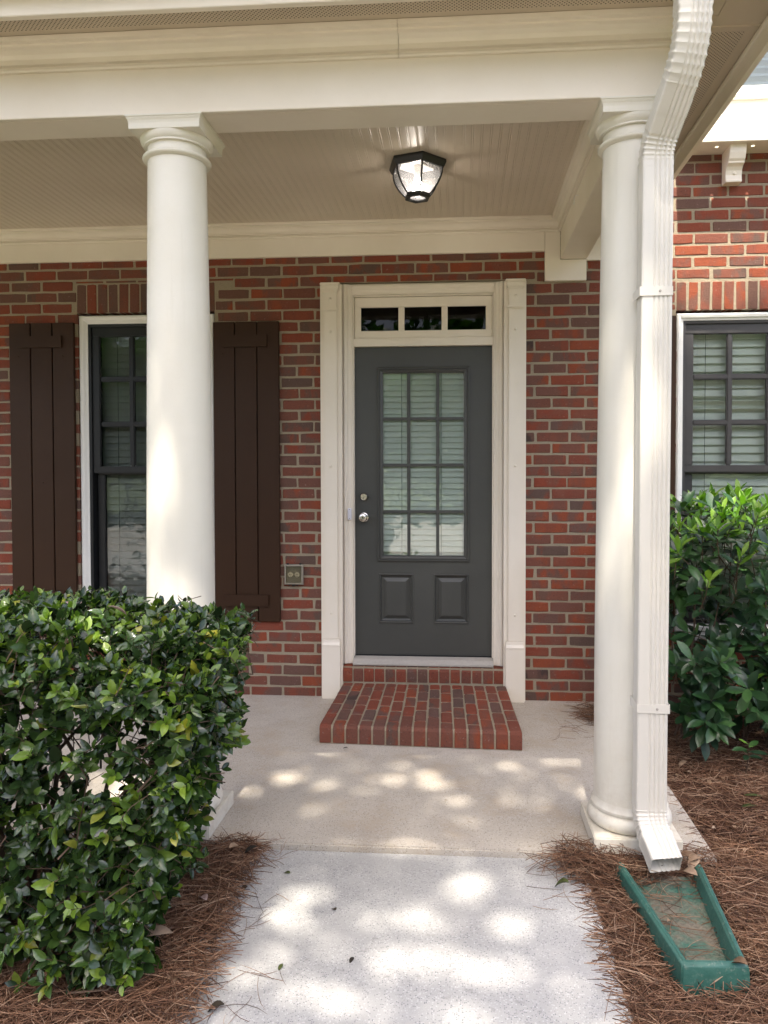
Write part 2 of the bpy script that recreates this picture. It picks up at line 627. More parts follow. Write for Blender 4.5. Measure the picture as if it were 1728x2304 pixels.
def np_mesh(name, verts, quads, mat, smooth=False, tris=None):
    """fast mesh from numpy arrays: verts (n,3), quads (m,4)"""
    me = bpy.data.meshes.new(name)
    me.vertices.add(len(verts))
    me.vertices.foreach_set('co', np.ascontiguousarray(verts, np.float32).ravel())
    k = quads.shape[1]
    me.loops.add(quads.size)
    me.polygons.add(len(quads))
    me.loops.foreach_set('vertex_index', np.ascontiguousarray(quads, np.int32).ravel())
    me.polygons.foreach_set('loop_start', np.arange(0, quads.size, k, dtype=np.int32))
    if smooth:
        me.polygons.foreach_set('use_smooth', np.ones(len(quads), bool))
    me.materials.append(M[mat] if isinstance(mat, str) else mat)
    me.update(calc_edges=True)
    return me


# ------------------------------------------------------------------ ground
def structure(o):
    o['kind'] = 'structure'
    return o


def bumpy_sheet(name, x0, x1, y0, y1, nx, ny, fz, mat):
    xs = np.linspace(x0, x1, nx)
    ys = np.linspace(y0, y1, ny)
    X, Y = np.meshgrid(xs, ys)
    Z = fz(X, Y)
    V = np.stack([X, Y, Z], -1).reshape(-1, 3)
    i = np.arange(nx * ny).reshape(ny, nx)
    Q = np.stack([i[:-1, :-1], i[:-1, 1:], i[1:, 1:], i[1:, :-1]], -1).reshape(-1, 4)
    return structure(link(name, np_mesh(name, V, Q, mat, True)))


PORCH_Y = -1.95
SLAB_X = 1.215
WALK_Z = -0.022
WALK_X0, WALK_X1 = -0.60, 0.715


def bed_z(X, Y):
    """height of the planting beds either side of the walk"""
    w = 0.012 * np.sin(X * 7 + Y * 3) + 0.010 * np.sin(Y * 9 - X * 4) + 0.006 * np.sin(X * 21 + 1) * np.sin(Y * 17)
    base = np.where(X > 0.1, -0.050, -0.035)
    return base + w * 0.6


sl_ = MB()
sl_.box(-4.6, SLAB_X, PORCH_Y, 0.02, -0.30, 0.0)
structure(part('porch_slab', sl_, 'porch', None, 0.006))
structure(part('walkway', MB().box(WALK_X0, WALK_X1, -9.0, PORCH_Y - 0.006, -0.30, WALK_Z), 'walk', None, 0.008))
bumpy_sheet('mulch_bed', -7.0, WALK_X0 - 0.0, -5.6, PORCH_Y - 0.002, 90, 70, bed_z, 'soil')
bumpy_sheet('mulch_bed', WALK_X1 - 0.0, 6.0, -5.6, PORCH_Y, 90, 70, bed_z, 'soil')
bumpy_sheet('mulch_bed', SLAB_X, 6.0, PORCH_Y, 0.02, 70, 40, bed_z, 'soil')
structure(part('lawn', MB().box(-60, 60, -80, -5.6, -0.6, -0.11), 'grass'))
structure(part('lawn', MB().box(-60, -7.0, -5.6, 30, -0.6, -0.11), 'grass'))
structure(part('lawn', MB().box(6.0, 60, -5.6, 30, -0.6, -0.11), 'grass'))
structure(part('ground', MB().box(-200, 200, -200, 200, -1.2, -0.62), 'grass'))
structure(part('street', MB().box(-60, 60, -17.5, -9.2, -0.5, -0.10), 'palepave'))
structure(part('driveway', MB().box(-7.5, -3.4, -9.3, -6.2, -0.5, -0.095), 'walk'))

# ------------------------------------------------------------------ brick wall
COURSE = 0.0723
ZREF = -0.012
BL = 0.2168
JOINT = 0.0118
WX0, WX1, WZ1 = -3.6, 3.0, 5.2
DOOR = (-0.527, 0.527, -0.1, 2.683)
WINL = (-2.287, -1.365, 0.40, 2.518)
WINR = (1.592, 2.516, 0.40, 2.470)
UPW = (1.62, 2.66, 3.44, 4.9)
OPEN = [DOOR, WINL, WINR, UPW]
SOLD = [(-2.297, -1.355, 2.518, 2.711), (1.585, 2.523, 2.470, 2.655)]

wall = thing('brick_wall', 'red and plum brick house front with pale mortar joints around the grey door', 'wall')

# mortar backing, cut round the openings
mo = MB()
xs = sorted({WX0, WX1} | {o[i] + (-0.004 if i == 0 else 0.004) for o in OPEN for i in (0, 1)})
zs = sorted({-0.3, WZ1} | {o[i] + (-0.004 if i == 2 else 0.004) for o in OPEN for i in (2, 3)})
for i in range(len(xs) - 1):
    for j in range(len(zs) - 1):
        cx, cz = (xs[i] + xs[i + 1]) / 2, (zs[j] + zs[j + 1]) / 2
        if any(o[0] - .01 < cx < o[1] + .01 and o[2] - .01 < cz < o[3] + .01 for o in OPEN):
            continue  # young tips, made commoner near the top to paint in sunlight
        mo.box(xs[i], xs[i + 1], 0.0030, 0.115, zs[j], zs[j + 1])
part('mortar', mo, 'mortar', wall)


def brick_outline(w, h, rnd, rag):
    """ragged outline of a brick face centred on 0 (12 points)"""
    a, b = w / 2, h / 2
    c = 0.004
    pts = [(-a + c, -b), (-a * .35, -b), (a * .3, -b), (a - c, -b), (a, -b + c), (a, b - c), (a - c, b), (a * .35, b), (-a * .3, b), (-a + c, b), (-a, b - c), (-a, -b + c)]
    return [(x + rnd.uniform(-rag, rag), z + rnd.uniform(-rag, rag) * 0.9) for x, z in pts]


def brick_mesh(w, h, depth, rnd, mat='brick', rag=0.0025):
    """face towards -y at y=0, twelve-sided ragged outline, softened arris: 60 triangles or fewer"""
    o = brick_outline(w, h, rnd, rag)
    n = len(o)
    mb = MB()
    vs = [(x * (1 - 0.0045 / w * 2), rnd.uniform(-0.0012, 0.0008), z * (1 - 0.0045 / h * 2)) for x, z in o]
    vs += [(x, 0.0042, z) for x, z in o]
    vs += [(x, depth, z) for x, z in o]
    fs = [tuple(range(n))]
    for r in (0, n):
        fs += [(r + i, r + n + i, r + n + (i + 1) % n, r + (i + 1) % n) for i in range(n)]
    mb.add(vs, fs)
    return mb


BR = random.Random(5)
STRETCH = [brick_mesh(BL - JOINT, COURSE - JOINT, 0.075, BR).mesh('brick', 'brick') for _ in range(14)]
SOLDIER = [brick_mesh(COURSE - 0.010, 0.190, 0.075, BR).mesh('brick', 'brick') for _ in range(8)]

bricks = []       # (cx, cz, w, h)
nrow = int((WZ1 - ZREF) / COURSE)
for r in range(nrow):
    z0 = ZREF + r * COURSE + JOINT / 2
    z1 = z0 + COURSE - JOINT
    ph = 0.817 if r % 2 == 0 else 0.709
    ph += BR.uniform(-0.012, 0.012)
    n0 = int((WX0 - ph) / BL) - 1
    for k in range(n0, n0 + 40):
        x0 = ph + k * BL + JOINT / 2 + BR.uniform(-.002, .002)
        x1 = x0 + BL - JOINT + BR.uniform(-.003, .003)
        x0, x1 = max(x0, WX0), min(x1, WX1)
        if x1 - x0 < 0.03:
            continue
        segs = [(x0, x1, z0, z1)]
        for o in OPEN + SOLD:
            nxt = []
            for a, b, c, d in segs:
                if b <= o[0] or a >= o[1] or d <= o[2] or c >= o[3]:
                    nxt.append((a, b, c, d))
                    continue
                # the course crosses the top or bottom edge of the opening
                if c < o[3] < d and d - o[3] > 0.012:
                    nxt.append((max(a, o[0]) if a > o[0] - .05 else a, b, o[3] + 0.006, d))
                    continue
                if c < o[2] < d and o[2] - c > 0.02:
                    nxt.append((a, b, c, o[2] - 0.006))
                    continue
                if o[0] - a > 0.028:
                    nxt.append((a, o[0] - 0.0005, c, d))
                if b - o[1] > 0.028:
                    nxt.append((o[1] + 0.0005, b, c, d))
            segs = nxt
        for a, b, c, d in segs:
            bricks.append(((a + b) / 2, (c + d) / 2, b - a, d - c, 'h'))
for x0, x1, z0, z1 in SOLD:
    n = int((x1 - x0) / COURSE + 0.5)
    p = (x1 - x0) / n
    for k in range(n):
        bricks.append((x0 + (k + .5) * p, (z0 + z1) / 2, p - 0.010, z1 - z0 - 0.008, 'v'))

# which bricks does the photograph show?
OCC = [(336, 481, 300, 1700), (1345, 1518, 0, 2304), (20, 168, 728, 1400), (480, 629, 722, 1402), (719, 768, 640, 1570), (1137, 1187, 625, 1590),
       (0, 500, 1390, 2304), (1500, 1728, 1200, 1800), (1228, 1320, 560, 634), (180, 480, 710, 1400), (1510, 1524, 735, 1300), (1520, 1728, 706, 1400),
       (0, 1240, 0, 565), (1240, 1500, 0, 560), (1518, 1728, 0, 352)]
ctr = np.array([(b[0], 0.0, b[1]) for b in bricks])
pu, pv, pd = project(ctr)
ph_ = np.array([max(b[2], 0.02) * b[3] for b in bricks])
vis = (pu > -20) & (pu < 1748) & (pv > 0) & (pv < 2304)
for a, b, c, d in OCC:
    vis &= ~((pu > a) & (pu < b) & (pv > c) & (pv < d))
score = np.where(vis, ph_ + 1, ph_ * 0.1) - np.hypot(pu - 900, pv - 1100) * 1e-6
order = np.argsort(-score)
chosen = set(order[:300].tolist())
restV, restF = MB(), None
for i, (cx, cz, w, h, typ) in enumerate(bricks):
    jy = BR.uniform(-0.0016, 0.0016)
    if i in chosen:
        me = BR.choice(STRETCH if typ == 'h' else SOLDIER)
        ob = link('brick', me, wall, (cx, jy, cz))
        ob.scale = (w / (BL - JOINT) if typ == 'h' else w / (COURSE - 0.010), 1.0, h / (COURSE - JOINT) if typ == 'h' else h / 0.190)
        ob.rotation_euler = (BR.uniform(-.004, .004), BR.uniform(-.004, .004), 0)
    else:
        m_ = brick_mesh(w, h, 0.075, BR)
        restV.add([(x + cx, y + jy, z + cz) for x, y, z in m_.v], m_.f)
part('brickwork', restV, 'brick', wall, kind='stuff')

# rooms behind the glass, their unlit gloom painted into near-black walls
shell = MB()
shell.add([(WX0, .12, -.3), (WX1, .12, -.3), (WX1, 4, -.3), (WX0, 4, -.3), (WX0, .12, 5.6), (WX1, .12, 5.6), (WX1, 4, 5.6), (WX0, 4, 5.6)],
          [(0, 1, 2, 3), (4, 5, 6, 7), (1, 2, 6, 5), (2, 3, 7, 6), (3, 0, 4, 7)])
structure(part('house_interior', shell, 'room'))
structure(part('house_roof', MB().box(WX0 - .2, WX1 + .2, -0.02, 4.2, WZ1 + 0.01, WZ1 + .3), 'room'))

# ------------------------------------------------------------------ entrance door
door = thing('front_door', 'charcoal entry door with twelve glass panes in a cream frame under a transom', 'door')
# brick-mould casing and transom frame
cs = MB()
prof = [(0.0, 0.0), (0.0, -0.004), (0.012, -0.012), (0.020, -0.012), (0.030, -0.004), (0.040, -0.004), (0.052, 0.002), (0.068, 0.002), (0.068, 0.05), (0.0, 0.05)]
for sgn in (-1, 1):
    cs.prism(prof, 'z', 0.212, 2.683, lambda u, v, w, s=sgn: (s * (0.524 - u), 0.030 + v, w))
cs.prism(prof, 'x', -0.456, 0.456, lambda u, v, w: (w, 0.0305 + v, 2.6825 - u))
part('casing', cs, 'trim', door, 0.0012)
jm = MB()
for sgn in (-1, 1):
    jm.box(*sorted((sgn * 0.455, sgn * 0.4475)), 0.036, 0.115, 0.26, 2.612)
jm.box(-0.4475, 0.4475, 0.040, 0.115, 2.283, 2.335)
jm.box(-0.4475, 0.4475, 0.036, 0.115, 2.603, 2.612)
part('jamb', jm, 'trim', door, 0.0015)
tr = part('transom', MB().box(-0.446, 0.446, 0.052, 0.088, 2.337, 2.385).box(-0.446, 0.446, 0.052, 0.088, 2.537, 2.601)
          .box(-0.446, -0.404, 0.0525, 0.0875, 2.385, 2.537).box(0.406, 0.446, 0.0525, 0.0875, 2.385, 2.537), 'trim', door, 0.003)
for a, b in ((-0.159, -0.120), (0.121, 0.160)):
    box_part('muntin', a, b, 0.054, 0.086, 2.3845, 2.5375, 'trim', tr, 0.003)
M['glasstr'] = glass('transom_glass', (0.3, 0.3, 0.3), 1.28, 0.0, 0.0)
for a, b in ((-0.404, -0.159), (-0.120, 0.121), (0.160, 0.406)):
    box_part('pane', a, b, 0.068, 0.072, 2.385, 2.537, 'glasstr', tr, 0)

# slab with glazed opening: stiles and rails meet end to end
DX0, DX1, DZ0, DZ1 = -0.4465, 0.4465, 0.262, 2.281
L = (-0.300, 0.303, 0.880, 2.150)
db = MB()
db.box(DX0, L[0], 0.07, 0.112, DZ0, DZ1)
db.box(L[1], DX1, 0.07, 0.112, DZ0, DZ1)
db.box(L[0], L[1], 0.07, 0.112, L[3], DZ1)
PAN = [(-0.291, -0.064), (0.069, 0.298)]
PZ0, PZ1 = 0.473, 0.799
db.box(L[0], L[1], 0.07, 0.112, DZ0, PZ0)
db.box(L[0], L[1], 0.07, 0.112, PZ1, L[2])
db.box(L[0], PAN[0][0], 0.07, 0.112, PZ0, PZ1)
db.box(PAN[0][1], PAN[1][0], 0.07, 0.112, PZ0, PZ1)
db.box(PAN[1][1], L[1], 0.07, 0.112, PZ0, PZ1)
part('door_slab', db, 'doorpaint', door)


def framed_ring(x0, x1, z0, z1, prof):
    """mitred moulding round a rectangle; prof = (inset, y) pairs"""
    mb = MB()
    vs = []
    for d, y in prof:
        vs += [(x0 + d, y, z0 + d), (x1 - d, y, z0 + d), (x1 - d, y, z1 - d), (x0 + d, y, z1 - d)]
    fs = []
    for j in range(len(prof) - 1):
        for i in range(4):
            k = (i + 1) % 4
            fs.append((j * 4 + i, j * 4 + k, j * 4 + 4 + k, j * 4 + 4 + i))
    mb.add(vs, fs)
    return mb


part('lite_frame', framed_ring(*L, [(0, 0.072), (0, 0.058), (0.006, 0.054), (0.012, 0.054), (0.014, 0.060), (0.022, 0.058), (0.030, 0.062), (0.037, 0.066), (0.037, 0.09)]), 'doorpaint', door, 0, None)
GX = (-0.264, 0.265)
GZ = (0.917, 2.112)
MX = (-0.094, 0.095)
MZ = (1.207, 1.512, 1.814)
for x in MX:
    box_part('muntin', x - 0.010, x + 0.010, 0.062, 0.086, GZ[0], GZ[1], 'doorpaint', door, 0.004)
for z in MZ:
    box_part('muntin', GX[0], GX[1], 0.064, 0.084, z - 0.010, z + 0.010, 'doorpaint', door, 0.004)
xs_ = [GX[0], MX[0], MX[1], GX[1]]
zs_ = [GZ[0], *MZ, GZ[1]]
for i in range(3):
    for j in range(4):
        pn = box_part('pane', xs_[i] + .004, xs_[i + 1] - .004, 0.0735, 0.0765, zs_[j] + .004, zs_[j + 1] - .004, 'glass', door, 0)
        pn.rotation_euler = (0, 0, 0)
for (a, b) in PAN:
    part('panel', framed_ring(a, b, PZ0, PZ1, [(0, 0.072), (0.0, 0.066), (0.006, 0.062), (0.012, 0.066), (0.016, 0.080), (0.028, 0.083), (0.050, 0.073), (0.052, 0.072)])
         .add([(a + .052, .072, PZ0 + .052), (b - .052, .072, PZ0 + .052), (b - .052, .072, PZ1 - .052), (a + .052, .072, PZ1 - .052)], [(0, 1, 2, 3)]), 'doorpaint', door)
# knob and deadbolt
kn = part('knob', MB().lathe_y([(0.034, 0.070), (0.034, 0.064), (0.030, 0.058), (0.016, 0.054), (0.014, 0.036), (0.022, 0.030), (0.0285, 0.020), (0.0285, 0.010), (0.024, 0.002), (0.014, -0.001), (0.0125, 0.0015), (0.001, 0.0015)], -0.389, 1.170), 'nickel', door, 0, 40)
part('keyhole', MB().box(-0.391, -0.387, -0.0006, 0.0016, 1.165, 1.177), 'darkhole', kn)
dbt = part('deadbolt', MB().lathe_y([(0.030, 0.070), (0.029, 0.062), (0.022, 0.046), (0.020, 0.044), (0.0195, 0.047), (0.001, 0.047)], -0.388, 1.304), 'nickel', door, 0, 40)
part('keyhole', MB().box(-0.390, -0.386, 0.0455, 0.0475, 1.294, 1.304), 'darkhole', dbt)
thr = part('threshold', MB().prism([(0.0, 0.206), (-0.010, 0.212), (-0.010, 0.222), (0.02, 0.245), (0.06, 0.256), (0.115, 0.256), (0.115, 0.206)], 'x', -0.4555, 0.4555, lambda u, v, w: (w, u, v)), 'alu', door, 0.001)
part('weatherstrip', MB().box(-0.4465, 0.4465, 0.066, 0.075, 0.2562, 0.266), 'black', door)
# slats of the blind behind the door glass
SLAT = {}


def blind(parent, x0, x1, z0, z1, y, pitch, mat='blind', tilt=62, cords=(), slat_w=None, open_bands=()):
    b = thing_part('blind', parent)
    w = slat_w or pitch * 1.22
    ca, sa = math.cos(R(tilt)), math.sin(R(tilt))
    key = (round(x1 - x0, 4), round(w, 4), tilt, mat)
    if key not in SLAT:
        m_ = MB()
        pr = []
        for t in (-0.5, -0.25, 0, 0.25, 0.5):
            pr.append((t * w, 0.0018 * (1 - 4 * t * t)))
        top = [(u * ca - v * sa, u * sa + v * ca) for u, v in pr]
        bot = [(u * ca - (v - 0.0022) * sa, u * sa + (v - 0.0022) * ca) for u, v in pr][::-1]
        m_.prism([(yy, zz) for yy, zz in top + bot], 'x', -(x1 - x0) / 2, (x1 - x0) / 2, lambda u, v, ww: (ww, u, v))
        SLAT[key] = m_.mesh('slat', mat, 0, 30)
    n = int((z1 - z0) / pitch)
    for i in range(n):
        z = z1 - (i + .5) * pitch
        ob = link('slat', SLAT[key], b, ((x0 + x1) / 2, y + rng.uniform(-.0008, .0008), z + rng.uniform(-.0012, .0012)))
        ob.rotation_euler = (rng.uniform(-.04, .04) - (0.9 if any(lo < z < hi for lo, hi in open_bands) else 0), rng.uniform(-.0016, .0016), 0)
    for cxx in cords:
        part('cord', MB().tube([(cxx, y - w * .45, z0), (cxx, y - w * .45, z1)], 0.0016, 5), M['cordm'], b)
    part('backing', MB().box(x0 - .01, x1 + .01, y + w * .6, y + w * .6 + .004, z0, z1), mat, b)
    return b


def thing_part(name, parent):
    o = bpy.data.objects.new(name, None)
    COL.objects.link(o)
    o.parent = parent
    o.empty_display_size = 0.05
    return o


M['cordm'] = simple('cord', (0.16, 0.19, 0.17), 0.8)
blind(door, -0.268, 0.268, 0.915, 2.115, 0.098, 0.0378, 'blind', 66, (-0.140, 0.118), 0.044)

# pilasters either side of the door
def pilaster(sx, label):
    p = thing('pilaster', label, 'pilaster', 'pilasters beside the door')
    f = lambda a, b: sorted((sx * a, sx * b))
    box_part('backing_board', *f(0.517, 0.657), -0.030, 0.004, 0.0, 2.672, 'trim', p, 0.002)
    box_part('shaft', *f(0.546, 0.632), -0.045, -0.0295, 0.387, 2.617, 'trim', p, 0.002)
    box_part('base', *f(0.530, 0.650), -0.056, -0.0292, 0.0, 0.341, 'trim', p, 0.002)
    c0 = sx * 0.589
    cap = MB()
    for z0, z1, hw, yy in ((2.617, 2.630, 0.050, -0.052), (2.6302, 2.660, 0.055, -0.058), (2.6602, 2.676, 0.064, -0.066)):
        cap.box(c0 - hw, c0 + hw, yy, -0.029, z0, z1)
    part('capital', cap, 'trim', p, 0.004)
    cl = MB()
    for z0, z1, hw, yy in ((2.492, 2.500, 0.050, -0.052), (2.5002, 2.514, 0.055, -0.056)):
        cl.box(c0 - hw, c0 + hw, yy, -0.044, z0, z1)
    part('collar', cl, 'trim', p, 0.003)
    bm_ = MB()
    bm_.prism([(-0.030, 0.341), (-0.058, 0.3412), (-0.058, 0.350), (-0.050, 0.366), (-0.048, 0.386), (-0.030, 0.386)], 'x', c0 - 0.056, c0 + 0.056, lambda u, v, w: (w, u, v))
    part('base_moulding', bm_, 'trim', p, 0.002)
    for z in (2.575, 2.365, 1.505, 0.555):
        part('bolt_cap', MB().lathe_y([(0.0085, -0.0445), (0.0085, -0.0475), (0.006, -0.050), (0.001, -0.051)], c0, z, 14), 'trim', p, 0, 40)
    return p


pilaster(-1, 'cream pilaster on the knob side of the grey door, next to the outlet box')
pilaster(1, 'cream pilaster on the hinge side of the grey door, towards the downspout column')
sn = thing('chime_button', 'small white plastic sensor screwed to the door casing beside the knob', 'sensor')
box_part('body', -0.4885, -0.4645, 0.006, 0.0185, 1.157, 1.232, 'chip', sn, 0.003)
box_part('button', -0.4835, -0.4705, 0.004, 0.0065, 1.177, 1.212, 'chip', sn, 0.002)
for z in (1.165, 1.224):
    part('screw', MB().lathe_y([(0.0028, 0.0062), (0.0026, 0.0052), (0.0005, 0.0052)], -0.4765, z, 10), 'darkhole', sn)

# ------------------------------------------------------------------ windows
def window(name, label, x0, x1, z0, z1, glassm, sashm, blindm, tilt, pitch, trim_w, rows, rail, open_bands=()):
    w = thing(name, label, 'window', 'ground floor windows')
    # white brick-mould frame
    pr = [(0, 0.045), (0, 0.012), (0.010, 0.006), (0.026, 0.010), (trim_w - .012, 0.020), (trim_w, 0.024), (trim_w, 0.115)]
    part('frame', framed_ring(x0, x1, z0, z1, pr), 'white', w)
    part('sill', MB().prism([(-0.030, z0 - .052), (-0.034, z0 - .02), (0.10, z0 + .004), (0.10, z0 - .052)], 'x', x0 - .01, x1 + .01, lambda u, v, ww: (ww, u, v)), 'white', w, 0.002)
    a, b, c, d = x0 + trim_w, x1 - trim_w, z0 + trim_w * .6, z1 - trim_w
    # black balance track
    part('track', framed_ring(a, b, c, d, [(0, 0.030), (0.0, 0.028), (0.018, 0.030), (0.018, 0.07), (0.0181, 0.115)]), sashm, w)
    a, b, c, d = a + .018, b - .018, c + .02, d - .018
    st = 0.052
    rt, rb = d, rail
    up = part('sash', MB().box(a, b, 0.042, 0.078, d - 0.062, d).box(a, b, 0.042, 0.078, rb, rb + .045)
              .box(a, a + st, 0.0422, 0.0778, rb + .045, d - .062).box(b - st, b, 0.0422, 0.0778, rb + .045, d - .062), sashm, w, 0.004)
    gx0, gx1, gz0, gz1 = a + st, b - st, rb + .045, d - .062
    ncol = 3
    mw = 0.036
    pw = (gx1 - gx0 - (ncol - 1) * mw) / ncol
    ph = (gz1 - gz0 - (rows - 1) * mw) / rows
    for i in range(1, ncol):
        xx = gx0 + i * pw + (i - 1) * mw
        box_part('muntin', xx, xx + mw, 0.046, 0.074, gz0, gz1, sashm, up, 0.007)
    for j in range(1, rows):
        zz = gz0 + j * ph + (j - 1) * mw
        box_part('muntin', gx0, gx1, 0.048, 0.072, zz, zz + mw, sashm, up, 0.007)
    for i in range(ncol):
        for j in range(rows):
            xx = gx0 + i * (pw + mw)
            zz = gz0 + j * (ph + mw)
            box_part('pane', xx, xx + pw, 0.0585, 0.0615, zz, zz + ph, glassm, up, 0)
    y0 = 0.080
    lo = part('sash', MB().box(a + .01, b - .01, y0, y0 + .03, c, c + .07).box(a + .01, b - .01, y0, y0 + .03, rb - .01, rb + .04)
              .box(a + .01, a + st + .01, y0 + .0002, y0 + .0298, c + .07, rb - .01).box(b - st - .01, b - .01, y0 + .0002, y0 + .0298, c + .07, rb - .01), sashm, w, 0.004)
    box_part('pane', a + st + .01, b - st - .01, y0 + .013, y0 + .016, c + .07, rb - .01, glassm, lo, 0)
    blind(w, a + .02, b - .02, c + .03, d - .03, 0.134, pitch, blindm, tilt, (a + .145, b - .145, ), pitch * 1.18, open_bands)
    return w


wl = window('sash_window', 'black framed sash window behind the cream column, between two brown shutters', -2.283, -1.369, 0.46, 2.505, 'glassdark', 'black', 'blind', 64, 0.046, 0.052, 3, 1.462)
M['blindR'] = paint('blind_slat_pale', (0.84, 0.86, 0.81), 0.45, 0.06, 0.0001)
wr = window('sash_window', 'grey framed sash window with white blinds behind the big leafy bush', 1.596, 2.512, 0.46, 2.457, 'glassR', 'greyframe', 'blindR', 60, 0.052, 0.043, 3, 1.462, ((1.86, 1.93), (1.62, 1.66)))


def shutter(x0, x1, z0, z1, label):
    s = thing('shutter', label, 'shutter', 'brown board shutters')
    n = 3
    g = 0.007
    bw = (x1 - x0 - (n - 1) * g) / n
    for i in range(n):
        xx = x0 + i * (bw + g)
        box_part('board', xx, xx + bw, -0.026, -0.002, z0, z1, 'shutter', s, 0.0025)
    box_part('back_panel', x0 + .004, x1 - .004, -0.0115, -0.004, z0 + .004, z1 - .004, 'shutter', s, 0)
    for zb in (z1 - 0.165, z0 + 0.10):
        box_part('batten', x0 + (x1 - x0) * .155, x1 - (x1 - x0) * .17, -0.041, -0.0255, zb, zb + 0.078, 'shutter', s, 0.003)
    for fx, fz in ((.14, 2.235), (.83, 2.235), (.5, 1.40), (.15, .665), (.84, .665)):
        part('screw', MB().lathe_y([(0.006, -0.0255), (0.006, -0.0285), (0.003, -0.0300), (0.0005, -0.0300)], x0 + (x1 - x0) * fx, fz, 10), 'shutter', s, 0, 40)
    return s


shutter(-2.747, -2.305, 0.50, 2.456, 'dark brown board shutter at the outer side of the black window, rising behind the hedge')
shutter(-1.363, -0.930, 0.490, 2.443, 'dark brown board shutter beside the outlet box, partly behind the cream column')
shutter(1.15, 1.583, 0.49, 2.437, 'narrow glimpse of brown shutter between the downspout and the grey window')

# outlet box
ob_ = thing('outlet_box', 'clear covered outdoor outlet box on the brick beside a brown shutter', 'outlet')
part('housing', MB().box(-0.897, -0.782, -0.014, 0.006, 0.738, 0.862), 'grey_plastic', ob_, 0.006)
part('cover_rim', framed_ring(-0.901, -0.777, 0.734, 0.866, [(0.0, -0.012), (0.0, -0.022), (0.005, -0.028), (0.011, -0.028), (0.013, -0.024), (0.013, -0.014)]), 'grey_plastic', ob_)
for x in (-0.862, -0.818):
    sk = part('socket', MB().lathe_y([(0.0165, -0.013), (0.0165, -0.019), (0.015, -0.0205), (0.0005, -0.0205)], x, 0.799, 20), 'socket', ob_, 0, 40)
    part('slots', MB().box(x - .0065, x - .0040, -0.0212, -0.0200, 0.797, 0.806).box(x + .0030, x + .0055, -0.0212, -0.0200, 0.798, 0.805)
         .box(x - .002, x + .002, -0.0212, -0.0200, 0.788, 0.792), 'darkhole', sk)
M['clearcover'] = glass('clear_cover', (0.94, 0.93, 0.88), 1.4, 0.01, 0.0)
part('lid', MB().box(-0.889, -0.789, -0.030, -0.026, 0.746, 0.854), 'clearcover', ob_, 0.001)
for x in (-0.886, -0.804):
    box_part('hinge', x, x + .014, -0.026, -0.008, 0.866, 0.873, 'darkhole', ob_, 0.001)
part('latch', MB().box(-0.873, -0.863, -0.026, -0.010, 0.728, 0.734).box(-0.852, -0.832, -0.028, -0.010, 0.7265, 0.7335).box(-0.820, -0.812, -0.026, -0.010, 0.728, 0.734), 'darkhole', ob_, 0.0008)

# ------------------------------------------------------------------ brick step
step = thing('brick_step', 'low brick step of rowlock bricks on the porch floor in front of the door', 'step')
SF0, SF1 = (-0.520, -0.858), (0.573, -0.900)      # front corners
SB0, SB1 = (-0.516, -0.034), (0.537, -0.050)      # back corners
STOP = 0.100


def step_xy(u, v):
    """u across 0..1, v from the back 0 to the front 1"""
    bx = SB0[0] + (SB1[0] - SB0[0]) * u
    by = SB0[1] + (SB1[1] - SB0[1]) * u
    fx = SF0[0] + (SF1[0] - SF0[0]) * u
    fy = SF0[1] + (SF1[1] - SF0[1]) * u
    return bx + (fx - bx) * v, by + (fy - by) * v


